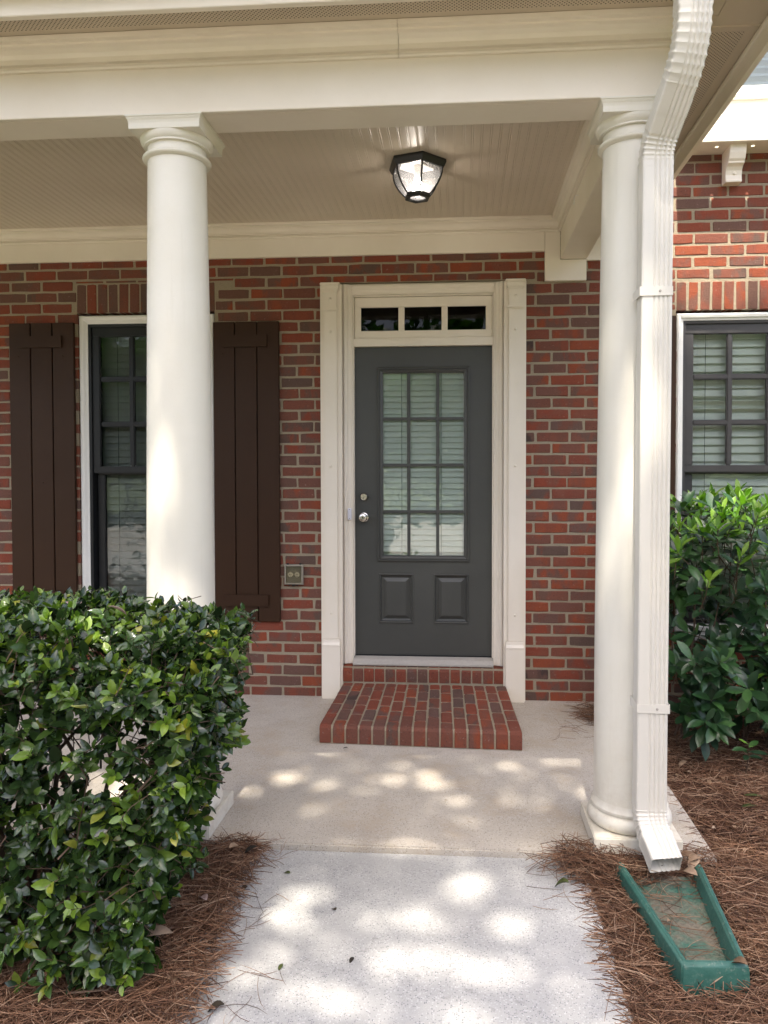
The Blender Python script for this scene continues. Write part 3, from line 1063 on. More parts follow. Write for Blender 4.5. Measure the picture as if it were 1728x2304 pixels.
def step_brick(u0, u1, v0, v1, front):
    """one brick with a rounded front arris when it is on the nose of the step"""
    rag = lambda k: BR.uniform(-k, k)
    x00, y00 = step_xy(u0, v0)
    x10, y10 = step_xy(u1, v0)
    x01, y01 = step_xy(u0, v1)
    x11, y11 = step_xy(u1, v1)
    zt = STOP + abs(rag(0.002))
    c = 0.004
    mb = MB()
    if not front:
        pts = []
        def P(a, b, z):
            xx = x00 * (1 - a) * (1 - b) + x10 * a * (1 - b) + x01 * (1 - a) * b + x11 * a * b
            yy = y00 * (1 - a) * (1 - b) + y10 * a * (1 - b) + y01 * (1 - a) * b + y11 * a * b
            return (xx, yy, z)
        w, d = 0.07, 0.05
        ring = [(0.06, 0), (.5, 0), (0.94, 0), (1, 0.05), (1, .5), (1, 0.95), (0.94, 1), (.5, 1), (0.06, 1), (0, 0.95), (0, .5), (0, 0.05)]
        ring = [(a + rag(.02), b + rag(.012)) for a, b in ring]
        ins = lambda a, m: m + (1 - 2 * m) * a
        vs = [P(ins(a, .05), ins(b, .02), zt + rag(.0008)) for a, b in ring] + [P(a, b, zt - .005) for a, b in ring] + [P(a, b, 0.03) for a, b in ring]
        n = len(ring)
        fs = [tuple(range(n))]
        for r in (0, n):
            fs += [(r + i, r + (i + 1) % n, r + n + (i + 1) % n, r + n + i) for i in range(n)]
        mb.add(vs, fs)
    else:
        # profile along depth: top, bullnose, face
        dy = y01 - y00
        def sec(a):
            xb = x00 * (1 - a) + x10 * a
            xf = x01 * (1 - a) + x11 * a
            yb = y00 * (1 - a) + y10 * a
            yf = y01 * (1 - a) + y11 * a
            return [(xb, yb, 0.004), (xb, yb, zt), (xf * .75 + xb * .25, yf + 0.030, zt + .001), (xf, yf + 0.012, zt - 0.005), (xf, yf + .002, zt - 0.017), (xf, yf + rag(.0015), zt - 0.05), (xf, yf + rag(.0015), 0.006)]
        A = [sec(a) for a in (0.0, 0.06, 0.94, 1.0)]
        for s_ in (A[0], A[3]):
            for i in range(len(s_)):
                x, y, z = s_[i]
                s_[i] = (x, y + (0.004 if i in (3, 4, 5, 6) else 0), z - (0.004 if i in (1, 2, 3) else 0))
        vs = [p for s_ in A for p in s_]
        m = len(A[0])
        fs = []
        for j in range(3):
            fs += [(j * m + i, j * m + (i + 1) % m, (j + 1) * m + (i + 1) % m, (j + 1) * m + i) for i in range(m)]
        fs += [tuple(range(m)), tuple(range(3 * m, 4 * m))]
        mb.add(vs, fs)
    return mb


part('mortar', MB().add([(*step_xy(0.004, 0), 0.0), (*step_xy(.996, 0), 0.0), (*step_xy(.996, .992), 0.0), (*step_xy(0.004, .992), 0.0),
                         (*step_xy(0.004, 0), STOP - .0034), (*step_xy(.996, 0), STOP - .0034), (*step_xy(.996, .975), STOP - .0034), (*step_xy(0.004, .975), STOP - .0034),
                         (*step_xy(.996, .992), STOP - .02), (*step_xy(.004, .992), STOP - .02)],
                        [(4, 5, 6, 7), (0, 1, 5, 4), (7, 6, 8, 9), (9, 8, 2, 3), (0, 4, 7, 9, 3), (1, 2, 8, 6, 5)]), 'mortar', step)
NC = 15
for i in range(NC):
    u0, u1 = i / NC, (i + 1) / NC
    g = 0.069 / NC * 1.0
    off = 0.0 if i % 2 else 0.105
    v = 1.0
    ln = (0.13 if i % 2 else 0.235) + BR.uniform(-.02, .02)
    first = True
    while v > 0.02:
        v0 = max(0.0, v - ln)
        if v0 < 0.05:
            v0 = 0.0
        gg = 0.0092
        part('brick', step_brick(u0 + g + BR.uniform(-.001, .001), u1 - g + BR.uniform(-.001, .001), v0 + (gg if v0 > 0 else 0), v - (0 if first else gg), first), 'paver', step)
        v = v0
        ln = 0.222 + BR.uniform(-.012, .012)
        first = False
# riser course under the threshold
for i in range(15):
    p = 1.046 / 15
    x0 = -0.522 + i * p + 0.0045
    x1 = x0 + p - 0.009
    z0, z1 = STOP + 0.008, 0.207 + BR.uniform(-.002, .002)
    m_ = MB()
    yf = -0.030 + BR.uniform(-.002, .002)
    prf = [(0.06, z0), (yf + .002, z0), (yf, z0 + .03), (yf, z1 - .028), (yf + .006, z1 - .012), (yf + .020, z1 - .002), (0.06, z1)]
    m_.prism(prf, 'x', x0 + BR.uniform(-.0015, .0015), x1 + BR.uniform(-.0015, .0015), lambda u, v, w: (w, u, v))
    part('brick', m_, 'paver', step, 0.0025, None, None, 1)
part('riser_mortar', MB().box(-0.524, 0.524, -0.024, 0.10, 0.0, 0.2035), 'mortar', step)

# ------------------------------------------------------------------ porch columns
def column(cx, cy, label):
    c = thing('porch_column', label, 'column', 'porch columns')
    box_part('plinth', cx - .166, cx + .166, cy - .166, cy + .166, 0.0005, 0.062, 'column', c, 0.004)
    pb = [(0.148, 0.0625)]
    for k in range(13):          # big torus
        a = -math.pi / 2 + math.pi * k / 12
        pb.append((0.138 + 0.026 * math.cos(a), 0.094 + 0.031 * math.sin(a)))
    pb += [(0.146, 0.126), (0.146, 0.131), (0.149, 0.1315), (0.150, 0.140), (0.147, 0.145), (0.143, 0.150), (0.139, 0.165)]
    part('base', MB().lathe(pb, cx, cy, 56), 'column', c, 0, 35)
    ps = []
    z0, z1 = 0.165, 2.722
    for k in range(22):
        t = k / 21
        r = 0.1385 - (0.1385 - 0.1165) * (max(0, t - 0.18) / 0.82) ** 1.35
        ps.append((r, z0 + (z1 - z0) * t))
    part('shaft', MB().lathe(ps, cx, cy, 64), 'column', c, 0, 35)
    pr = [(0.1165, 2.722)]
    for k in range(9):
        a = -math.pi / 2 + math.pi * k / 8
        pr.append((0.122 + 0.0145 * math.cos(a), 2.735 + 0.010 * math.sin(a)))
    pr += [(0.1165, 2.746), (0.1165, 2.778)]
    part('necking', MB().lathe(pr, cx, cy, 56), 'column', c, 0, 35)
    pc = [(0.118, 2.7785), (0.130, 2.779), (0.130, 2.785), (0.135, 2.789), (0.141, 2.797), (0.144, 2.806), (0.144, 2.8125)]
    part('capital', MB().lathe(pc, cx, cy, 56), 'column', c, 0, 35)
    ab = MB()
    pf = [(0.143, 2.8128), (0.143, 2.835), (0.145, 2.845), (0.150, 2.853), (0.150, 2.857), (0.154, 2.8575), (0.154, 2.8655)]
    vs = []
    for h, z in pf:
        vs += [(cx - h, cy - h, z), (cx + h, cy - h, z), (cx + h, cy + h, z), (cx - h, cy + h, z)]
    fs = [(3, 2, 1, 0)]
    for j in range(len(pf) - 1):
        fs += [(j * 4 + i, j * 4 + (i + 1) % 4, j * 4 + 4 + (i + 1) % 4, j * 4 + 4 + i) for i in range(4)]
    k = (len(pf) - 1) * 4
    fs.append((k, k + 1, k + 2, k + 3))
    part('abacus', ab.add(vs, fs), 'column', c, 0.0012)
    return c


column(-0.917, -1.790, 'cream round porch column rising behind the clipped hedge')
column(0.922, -1.790, 'cream round porch column with the ribbed downspout in front of it')

# ------------------------------------------------------------------ beams, trim, ceiling
CEIL = 3.060
bx = thing('porch_beam', 'long cream beam carried by both columns with a crown moulding along its top', 'beam')
box_part('fascia_board', -4.6, 1.040, -1.935, -1.910, 2.866, 3.16, 'trim', bx, 0.002)
box_part('soffit_board', -4.6, 0.862, -1.9098, -1.750, 2.8665, 2.886, 'trim', bx, 0.002)
box_part('inner_board', -4.6, 0.862, -1.7705, -1.750, 2.8862, 3.075, 'trim', bx, 0.002)
CROWN = [(0.0, 3.040), (-0.015, 3.040), (-0.018, 3.046), (-0.015, 3.053), (-0.008, 3.056), (-0.008, 3.061), (-0.024, 3.063), (-0.024, 3.071), (-0.014, 3.075), (-0.015, 3.088), (-0.022, 3.102),
         (-0.036, 3.114), (-0.052, 3.119), (-0.052, 3.127), (-0.072, 3.129), (-0.072, 3.1485), (0.0, 3.1485)]
for a, b in ((-4.6, 0.0085), (0.0100, 1.040)):
    part('crown_moulding', MB().prism(CROWN, 'x', a, b, lambda u, v, w: (w, -1.9352 + u, v)), 'trim', bx, 0.0008)
sb = thing('side_beam', 'cream beam running from the right column back to the brick wall', 'beam')
part('beam_casing', MB().box(0.870, 1.032, -1.7490, -0.0225, 2.800, 3.12), 'trim', sb, 0.003)
box_part('end_block', 0.8625, 1.0395, -1.9095, -1.7495, 2.866, 3.12, 'trim', sb, 0.002)
WC = [(0.0, 2.974), (-0.014, 2.974), (-0.016, 2.981), (-0.012, 2.987), (-0.007, 2.989), (-0.007, 2.993), (-0.020, 2.995), (-0.020, 3.002), (-0.013, 3.005), (-0.015, 3.015), (-0.028, 3.029), (-0.046, 3.036), (-0.046, 3.042), (-0.062, 3.044), (-0.062, 3.0595), (0.0, 3.0595)]
part('crown_moulding', MB().prism(WC, 'y', -1.7490, -0.0225, lambda u, v, w: (0.8695 + u, w, v)), 'trim', sb, 0.0008)
hk = thing('cup_hook', 'small white hook screwed into the side beam by the right column', 'hook')
HK = [(0.862, -0.80, 2.915), (0.845, -0.80, 2.915), (0.840, -0.80, 2.905), (0.840, -0.80, 2.885)] + [(0.840 - 0.0, -0.80 + 0.012 * (1 - math.cos(a)), 2.885 - 0.012 * math.sin(a)) for a in (.6, 1.2, 1.8, 2.5, 3.1)]
part('wire', MB().tube(HK, 0.0022, 6), 'white', hk)

tb = thing('wall_trim', 'cream frieze board and crown moulding where the porch ceiling meets the brick', 'trim')
box_part('frieze_board', -4.6, 0.7715, -0.022, 0.004, 2.855, 2.9755, 'trim', tb, 0.0015)
part('corner_board', MB().prism([(0.773, 2.668), (1.031, 2.668), (1.031, 2.7985), (0.8685, 2.7985), (0.8685, 2.9755), (0.773, 2.9755)], 'y', -0.0222, 0.004, lambda u, v, w: (u, w, v)), 'trim', tb, 0.0015)
box_part('frieze_board', 1.0325, 1.56, -0.0218, 0.004, 2.792, 3.12, 'trim', tb, 0.0015)
part('crown_moulding', MB().prism(WC, 'x', -4.6, 0.868, lambda u, v, w: (w, 0.002 - 0.0222 + u, v)), 'trim', tb, 0.0008)

pc = thing('porch_ceiling', 'beaded board ceiling of the porch painted beige, above the lamp', 'ceiling')
PW = 0.0440
pf = [(0.0, 0.0), (0.0012, 0.0014), (0.0028, 0.0018), (0.0044, 0.0003), (0.0072, -0.0004), (0.0100, 0.0003), (0.0116, 0.0018), (0.0130, 0.0016), (0.0146, 0.0), (PW - 0.0002, 0.0), (PW - 0.0002, 0.012), (0.0, 0.012)]
bme = MB().prism(pf, 'y', -1.749, 0.0, lambda u, v, w: (u, w, CEIL + v)).mesh('ceiling_board', 'ceil', 0, 25)
nb = int((0.869 + 4.6) / PW)
for i in range(nb):
    ob = link('ceiling_board', bme, pc, (0.868 - (i + 1) * PW, 0, rng.uniform(-.0004, .0004)))
rf = structure(part('porch_roof', MB().box(-4.7, 1.398, -2.19, -0.002, 3.176, 3.42), 'soffit'))

# ------------------------------------------------------------------ eave
ev = thing('eave', 'cream eave with perforated soffit panels over the porch beam and down the right side', 'eave')


def soffit_piece(name, x0, x1, y0, y1, z, vent):
    me = MB().box(x0, x1, y0, y1, z, z + 0.012).mesh(name, 'soffit')
    at = me.attributes.new('vent', 'FLOAT', 'FACE')
    at.data.foreach_set('value', [vent] * len(me.polygons))
    return link(name, me, ev)


SZ = 3.150
xb = -4.6
for xe in (-3.3, -0.75, 0.32, 1.195):
    soffit_piece('soffit_panel', xb + .001, xe, -2.185, -2.035, SZ, 1.0)
    soffit_piece('soffit_panel', xb + .001, xe, -2.0347, -1.9355, SZ, 0.0)
    xb = xe
soffit_piece('soffit_panel', 1.197, 1.385, -2.185, -1.868, SZ, 0.0)
soffit_piece('soffit_panel', 1.0405, 1.1955, -1.934, -0.003, SZ - .002, 0.0)
soffit_piece('soffit_panel', 1.196, 1.335, -1.830, -0.003, SZ - .002, 1.0)
soffit_piece('soffit_panel', 1.3355, 1.3845, -1.8665, -0.003, SZ - .002, 0.0)
part('trim_strip', MB().box(1.197, 1.385, -1.8678, -1.861, SZ - .006, SZ + .01), 'soffit', ev, 0.001)
soffit_piece('soffit_panel', 1.196, 1.3352, -1.8605, -1.8302, SZ - .0018, 0.0)
box_part('fascia', -4.7, 1.398, -2.213, -2.1855, 3.096, 3.33, 'trim', ev, 0.002)
part('fascia', MB().prism([(1.3855, 3.330), (1.3855, 3.150), (1.372, 3.142), (1.372, 3.128), (1.380, 3.124), (1.3855, 3.100), (1.388, 3.062), (1.412, 3.062), (1.412, 3.330)], 'y', -2.1850, -0.003, lambda u, v, w: (u, w, v)), 'trim', ev, 0.001)
gt = MB()
gp = [(-2.2135, 3.17), (-2.30, 3.17), (-2.325, 3.21), (-2.31, 3.25), (-2.335, 3.29), (-2.332, 3.29), (-2.305, 3.25), (-2.32, 3.21), (-2.298, 3.173), (-2.2165, 3.173), (-2.2165, 3.29), (-2.2135, 3.29)]
part('gutter', gt.prism(gp, 'x', -4.7, 1.43, lambda u, v, w: (w, u, v)), 'down', ev)

# ------------------------------------------------------------------ downspout
ds = thing('downspout', 'white ribbed metal downspout with crimped elbows standing before the right column', 'downspout')
HW, HD = 0.0555, 0.0385


def ds_ring():
    """closed section, ribbed front and sides; (a across, b forward)"""
    pts = []
    def side(n, f):
        for i in range(n):
            pts.append(f(i / n))
    rib = [0, 0, .0, 1, 1, 0, 1, 1, 0, 1, 1, 0, 1, 1, 0, 0, 0]
    us = np.linspace(-HW + .008, HW - .008, 61)
    wv = lambda u: 0.0045 * (0.5 - 0.5 * math.cos(2 * math.pi * (u + .018) / 0.0165)) ** 2 if -0.018 < u < 0.048 else 0.0
    for u in us:
        pts.append((u, HD - wv(u)))
    for a in (0.3, 0.8, 1.27):
        pts.append((HW - .008 + .008 * math.sin(a), HD - .008 + .008 * math.cos(a)))
    for v in np.linspace(HD - .008, -HD + .008, 14):
        pts.append((HW - (0.0022 * (0.5 - 0.5 * math.cos(2 * math.pi * (v + HD) / 0.0193)) if abs(v) < .026 else 0), v))
    for a in (0.3, 0.8, 1.27):
        pts.append((HW - .008 + .008 * math.cos(a), -HD + .008 - .008 * math.sin(a)))
    for u in us[::-1]:
        pts.append((u, -HD + wv(u)))
    for a in (0.3, 0.8, 1.27):
        pts.append((-HW + .008 - .008 * math.sin(a), -HD + .008 - .008 * math.cos(a)))
    for v in np.linspace(-HD + .008, HD - .008, 14):
        pts.append((-HW + (0.0022 * (0.5 - 0.5 * math.cos(2 * math.pi * (v + HD) / 0.0193)) if abs(v) < .026 else 0), v))
    for a in (0.3, 0.8, 1.27):
        pts.append((-HW + .008 - .008 * math.cos(a), HD - .008 + .008 * math.sin(a)))
    return pts


RING = ds_ring()


def ds_tube(name, path, scales, wall_t=0.0012):
    """path = (centre, tangent) list; forward is the tangent turned a quarter about x"""
    n = len(RING)
    vs, fs = [], []
    for inner in (0, 1):
        for (c, t), s_ in zip(path, scales):
            t = Vector(t).normalized()
            fwd = Vector((1, 0, 0)).cross(t)
            if fwd.y > 0:
                fwd = -fwd
            fwd.normalize()
            side = t.cross(fwd)
            if side.x < 0:
                side = -side
            k = s_ - (0.024 if inner else 0)
            for a, b in RING:
                vs.append(Vector(c) + side * (a * k) + fwd * (b * k))
    m = len(path)
    for inner in (0, 1):
        o = inner * m * n
        for j in range(m - 1):
            fs += [(o + j * n + i, o + j * n + (i + 1) % n, o + (j + 1) * n + (i + 1) % n, o + (j + 1) * n + i) for i in range(n)]
    for j in (0, m - 1):
        fs += [(j * n + i, j * n + (i + 1) % n, (m + j) * n + (i + 1) % n, (m + j) * n + i) for i in range(n)]
    mb = MB().add(vs, fs)
    return part(name, mb, 'down', ds, 0, 22)


CX, CY = 0.953, -2.0015
def straight(p, q, k):
    p, q = Vector(p), Vector(q)
    t = (q - p).normalized()
    return [(p.lerp(q, i / k), t) for i in range(k + 1)]


def bend(p0, t0, t1, length, steps):
    """gradual turn from tangent t0 to t1 over the given length"""
    out = []
    p = Vector(p0)
    t0, t1 = Vector(t0).normalized(), Vector(t1).normalized()
    for i in range(steps + 1):
        t = t0.lerp(t1, i / steps).normalized()
        if i:
            p = p + t * (length / steps)
        out.append((p.copy(), t))
    return out


ds_tube('pipe', straight((CX - .004, CY, 0.205), (CX + .004, CY, 2.60), 6), [1.0] * 7)
# lower elbow, crimped, spilling forward
dn = Vector((0, 0, -1))
out = Vector((0.13, -0.84, -0.46)).normalized()
bl = straight((CX - .004, CY, 0.310), (CX - .004, CY, 0.212), 3)
bb = bend((CX - .004, CY, 0.210), dn, out, 0.115, 15)
be = straight(bb[-1][0], bb[-1][0] + out * 0.105, 3)
pth = bl + bb + be[1:]
sc = [1.012] * len(bl) + [1.045 if i % 3 == 0 else 0.98 for i in range(len(bb))] + [1.0] * (len(be) - 1)
ds_tube('elbow', pth, sc)
# upper elbows and offset
up = Vector((0, 0, 1))
off = Vector((0.20, -0.62, 0.76)).normalized()
b1 = bend((CX + .004, CY, 2.590), up, off, 0.105, 15)
ds_tube('elbow', straight((CX + .004, CY, 2.565), (CX + .004, CY, 2.588), 1) + b1, [1.015] * 2 + [1.04 if i % 3 == 0 else 0.98 for i in range(16)])
s1 = straight(b1[-1][0] - off * 0.005, b1[-1][0] + off * 0.175, 2)
ds_tube('offset_pipe', s1, [1.0] * 3)
ds_tube('joint_sleeve', straight(b1[-1][0] + off * 0.065, b1[-1][0] + off * 0.125, 1), [1.022] * 2)
b2 = bend(b1[-1][0] + off * 0.165, off, up, 0.22, 24)
s2 = straight(b2[-1][0], b2[-1][0] + up * 0.10, 2)
ds_tube('elbow', b2 + s2[1:], [1.045 if i % 3 == 0 else 0.985 for i in range(25)] + [1.0] * 2)
for z in (2.115, 0.590):
    sm = MB()
    h = 0.034
    x0, x1 = CX - HW - .0045, CX + HW + .0025
    sm.box(x0, x1, CY - HD - .0035, CY - HD - .0012, z - h / 2, z + h / 2)
    sm.box(x0, x0 + .0022, CY - HD - .0012, -1.93, z - h / 2, z + h / 2)
    sm.box(x1 - .0022, x1, CY - HD - .0012, -1.93, z - h / 2, z + h / 2)
    st_ = part('strap', sm, 'down', ds, 0.0006)
    part('screw', MB().lathe_y([(0.0050, CY - HD - .0034), (0.0048, CY - HD - .0060), (0.003, CY - HD - .0072), (0.0004, CY - HD - .0074)], CX + .012, z, 12), 'alu', st_, 0, 40)

# ------------------------------------------------------------------ porch lamp
lp = thing('ceiling_lamp', 'black hexagonal ceiling lamp with curved seeded glass, lit', 'lamp')
LX, LY = 0.022, -0.915
ROT = R(-17)


def hexpt(r, k, z, frac=0.0):
    a = ROT + math.pi / 3 * k
    b = ROT + math.pi / 3 * (k + 1)
    x = math.cos(a) * (1 - frac) + math.cos(b) * frac
    y = math.sin(a) * (1 - frac) + math.sin(b) * frac
    return (LX + r * x, LY + r * y, z)


def hex_ring(prof):
    vs = [hexpt(r, k, z) for r, z in prof for k in range(6)]
    n = len(prof)
    fs = [(j * 6 + k, j * 6 + (k + 1) % 6, ((j + 1) % n) * 6 + (k + 1) % 6, ((j + 1) % n) * 6 + k) for j in range(n) for k in range(6)]
    return MB().add(vs, fs)


part('canopy', hex_ring([(0.118, CEIL - .0005), (0.156, CEIL - .0005), (0.158, CEIL - .014), (0.145, CEIL - .038), (0.136, CEIL - .040), (0.126, CEIL - .035), (0.10, CEIL - .02)]), 'iron', lp, 0.0015)
part('reflector', MB().lathe([(0.118, CEIL - .004), (0.118, CEIL - .012)], LX, LY, 24), 'white', lp)
GP = []
for i in range(9):
    t = i / 8
    GP.append((0.134 - 0.070 * (t ** 2.0), CEIL - 0.039 - 0.128 * t))
for k in range(6):
    vs = []
    for r, z in GP:
        vs += [hexpt(r, k, z, .03), hexpt(r, k, z, .97)]
    for r, z in GP:
        vs += [hexpt(r - .003, k, z, .03), hexpt(r - .003, k, z, .97)]
    n = len(GP)
    fs = [(2 * j, 2 * j + 1, 2 * j + 3, 2 * j + 2) for j in range(n - 1)]
    fs += [(2 * n + 2 * j, 2 * n + 2 * j + 2, 2 * n + 2 * j + 3, 2 * n + 2 * j + 1) for j in range(n - 1)]
    fs += [(0, 2 * n, 2 * n + 1, 1), (2 * n - 2, 2 * n - 1, 4 * n - 1, 4 * n - 2)]
    for e in (0, 1):
        fs += [(2 * j + e, 2 * j + 2 + e, 2 * n + 2 * j + 2 + e, 2 * n + 2 * j + e) for j in range(n - 1)]
    part('glass_panel', MB().add(vs, fs), 'lampglass', lp, 0, 60)
    part('rib', MB().tube([hexpt(r + .001, k, z) for r, z in GP], 0.0048, 6), 'iron', lp, 0, 60)
zb = GP[-1][1]
part('bottom_ring', hex_ring([(0.068, zb + .006), (0.070, zb - .012), (0.066, zb - .016), (0.046, zb - .016), (0.044, zb - .008), (0.058, zb + .004)]), 'iron', lp, 0.001)
part('bottom_glass', MB().add([hexpt(0.052, k, zb - .006) for k in range(6)] + [hexpt(0.052, k, zb - .003) for k in range(6)],
                              [tuple(range(6)), tuple(range(6, 12))] + [(k, (k + 1) % 6, 6 + (k + 1) % 6, 6 + k) for k in range(6)]), 'lampglass', lp)
bpz = CEIL - 0.118
part('bulb', MB().lathe([(0.003, bpz - .036)] + [(0.030 * math.sin(a), bpz - .006 - 0.030 * math.cos(a)) for a in (.3, .7, 1.1, 1.5, 1.9)] + [(0.022, bpz + .022), (0.014, bpz + .040)], LX, LY, 20), 'bulb', lp, 0, 60)
part('lamp_holder', MB().lathe([(0.015, bpz + .0405), (0.018, bpz + .045), (0.018, CEIL - .013)], LX, LY, 16), 'white', lp, 0, 40)

# ------------------------------------------------------------------ window box over the right window
fb = thing('window_box', 'cream timber window box on a scrolled bracket above the grey window', 'window box')
BX0, BX1 = 1.578, 2.72
HOLES = [1.791, 2.003, 2.215, 2.427, 2.64]
HY = -0.112


def holed_board(x0, x1, y0, y1, z0, z1, holes, hy, r):
    mb = MB()
    cuts = [x0]
    for h in holes:
        cuts += [h - .05, h + .05]
    cuts.append(x1)
    ya, yb = hy - .05, hy + .05
    for i in range(0, len(cuts) - 1, 2):
        if cuts[i + 1] > cuts[i]:
            mb.box(cuts[i], cuts[i + 1], y0, y1, z0, z1)
    for h in holes:
        mb.box(h - .05, h + .05, y0, ya, z0, z1)
        mb.box(h - .05, h + .05, yb, y1, z0, z1)
        N = 16
        vs = []
        for z in (z0, z1):
            for rad in (0, 1):
                for k in range(N):
                    a = 2 * math.pi * k / N + math.pi / 4
                    if rad == 0:
                        m = max(abs(math.cos(a)), abs(math.sin(a)))
                        vs.append((h + .05 * math.cos(a) / m, hy + .05 * math.sin(a) / m, z))
                    else:
                        vs.append((h + r * math.cos(a), hy + r * math.sin(a), z))
        fs = []
        for k in range(N):
            q = (k + 1) % N
            fs += [(k, q, N + q, N + k), (2 * N + k, 3 * N + k, 3 * N + q, 2 * N + q), (N + k, N + q, 3 * N + q, 3 * N + k)]
        mb.add(vs, fs)
    return mb


part('bottom_board', holed_board(BX0, BX1, -0.176, -0.002, 3.430, 3.448, HOLES, HY, 0.0125), 'trim', fb)
box_part('front_board', BX0, BX1, -0.196, -0.1765, 3.427, 3.572, 'trim', fb, 0.003)
box_part('side_board', BX0, BX0 + .019, -0.1762, -0.003, 3.4485, 3.572, 'trim', fb, 0.002)
box_part('side_board', BX1 - .019, BX1, -0.1762, -0.003, 3.4485, 3.572, 'trim', fb, 0.002)
CB = [(-0.003, 3.4295), (-0.150, 3.4295), (-0.150, 3.415), (-0.146, 3.385), (-0.132, 3.352), (-0.118, 3.338), (-0.120, 3.330), (-0.108, 3.326), (-0.092, 3.318), (-0.078, 3.300), (-0.072, 3.275), (-0.074, 3.250), (-0.076, 3.243), (-0.076, 3.232), (-0.003, 3.232)]
for bxc in (1.905, 2.55):
    bk = part('bracket', MB().prism(CB, 'x', bxc - .048, bxc + .048, lambda u, v, w: (w, u, v)), 'trim', fb, 0.002)
    part('bolt_cap', MB().lathe_y([(0.010, -0.070), (0.010, -0.079), (0.007, -0.083), (0.0006, -0.084)], bxc + .002, 3.283, 14), 'trim', bk, 0, 40)
uw = thing('upper_window', 'upper floor window with blinds above the window box, cut by the eave', 'window')
box_part('apron', 1.62, 2.66, -0.010, 0.02, 3.445, 3.755, 'white', uw, 0.002)
part('sill', MB().prism([(-0.045, 3.756), (-0.050, 3.768), (-0.046, 3.784), (0.08, 3.800), (0.08, 3.756)], 'x', 1.61, 2.67, lambda u, v, w: (w, u, v)), 'white', uw, 0.002)
part('frame', framed_ring(1.62, 2.66, 3.8005, 4.90, [(0, 0.10), (0, 0.0), (0.05, 0.01), (0.052, 0.05), (0.052, 0.10)]), 'white', uw)
box_part('pane', 1.673, 2.607, 0.058, 0.062, 3.853, 4.847, 'glassR', uw, 0)
blind(uw, 1.675, 2.605, 3.83, 4.85, 0.130, 0.050, 'blindR', 40, ())

# ------------------------------------------------------------------ splash block
sp = thing('splash_block', 'green plastic splash block under the downspout mouth, half full of needles', 'splash block')
SBZ = -0.045
outer = [(0.812, -2.085), (1.122, -2.085), (1.078, -2.640), (0.886, -2.648)]
cen = Vector((sum(p[0] for p in outer) / 4, sum(p[1] for p in outer) / 4))


def inset_quad(q, d):
    out_ = []
    n = len(q)
    for i in range(n):
        p0, p1, p2 = Vector(q[i - 1]), Vector(q[i]), Vector(q[(i + 1) % n])
        e1 = (p1 - p0).normalized()
        e2 = (p2 - p1).normalized()
        n1 = Vector((-e1.y, e1.x))
        n2 = Vector((-e2.y, e2.x))
        if n1.dot(cen - p1) < 0:
            n1 = -n1
        if n2.dot(cen - p1) < 0:
            n2 = -n2
        m = (n1 + n2)
        out_.append(tuple(p1 + m * (d / (1 + n1.dot(n2)))))
    return out_


rimprof = [(-0.004, SBZ - .02), (-0.002, SBZ + .045), (0.0, SBZ + .070), (0.005, SBZ + .080), (0.012, SBZ + .084), (0.020, SBZ + .081), (0.025, SBZ + .070), (0.033, SBZ + .026), (0.036, SBZ + .018)]
# three walls: the back end by the downspout is open
rim = MB()
rows = [inset_quad(outer, d) for d, z in rimprof]
vs = []
for q, (d, z) in zip(rows, rimprof):
    pts4 = [q[0], q[3], q[2], q[1]]
    seq = []
    for i in range(4):
        seq.append((*pts4[i], z))
    seq[0] = (seq[0][0], -2.075, z)
    seq[3] = (seq[3][0], -2.075, z)
    vs += seq
fs = []
for j in range(len(rimprof) - 1):
    fs += [(j * 4 + i, j * 4 + i + 1, j * 4 + 5 + i, j * 4 + 4 + i) for i in range(3)]
n_ = len(rimprof)
fs += [tuple(j * 4 for j in range(n_)), tuple(j * 4 + 3 for j in range(n_))]
part('rim', rim.add(vs, fs), 'splash', sp, 0.006, 50)
fl = inset_quad(outer, 0.032)
part('trough', MB().add([(fl[0][0], -2.07, SBZ + .030), (fl[1][0], -2.07, SBZ + .030), (*fl[2], SBZ + .0175), (*fl[3], SBZ + .0175),
                         (fl[0][0], -2.07, SBZ - .01), (fl[1][0], -2.07, SBZ - .01), (*fl[2], SBZ - .01), (*fl[3], SBZ - .01)],
                        [(0, 1, 2, 3), (4, 5, 6, 7), (0, 1, 5, 4), (1, 2, 6, 5), (2, 3, 7, 6), (3, 0, 4, 7)]), 'splashfloor', sp)

# ------------------------------------------------------------------ leaves
def leaf_arrays(length, width, curl, fold, shape, seg=4):
    """one leaf along +y from its stem, normal +z: vertices and quads"""
    vs, qs = [], []
    for i in range(seg + 1):
        t = i / seg
        if shape == 'holly':
            w = width * (math.sin(math.pi * min(1, (t * 0.94 + 0.03)) ** 0.85)) ** 0.75
        elif shape == 'lance':
            w = width * math.sin(math.pi * (t * 0.95 + 0.02) ** 1.25) ** 0.85
        else:
            w = width * math.sin(math.pi * (t * 0.96 + 0.02)) ** 0.7
        if i == seg:
            w = width * 0.04
        z = -curl * length * t * t
        y = length * t
        vs += [(-w / 2, y, z + fold * w), (0, y, z), (w / 2, y, z + fold * w)]
    for i in range(seg):
        a = i * 3
        qs += [(a, a + 1, a + 4, a + 3), (a + 1, a + 2, a + 5, a + 4)]
    return np.array(vs), np.array(qs)


def frames(D, Nn, roll=None):
    """rotation matrices with +y along D and +z near Nn"""
    D = D / np.linalg.norm(D, axis=1, keepdims=True)
    X = np.cross(D, Nn)
    X /= np.linalg.norm(X, axis=1, keepdims=True) + 1e-9
    Z = np.cross(X, D)
    return np.stack([X, D, Z], -1)       # columns


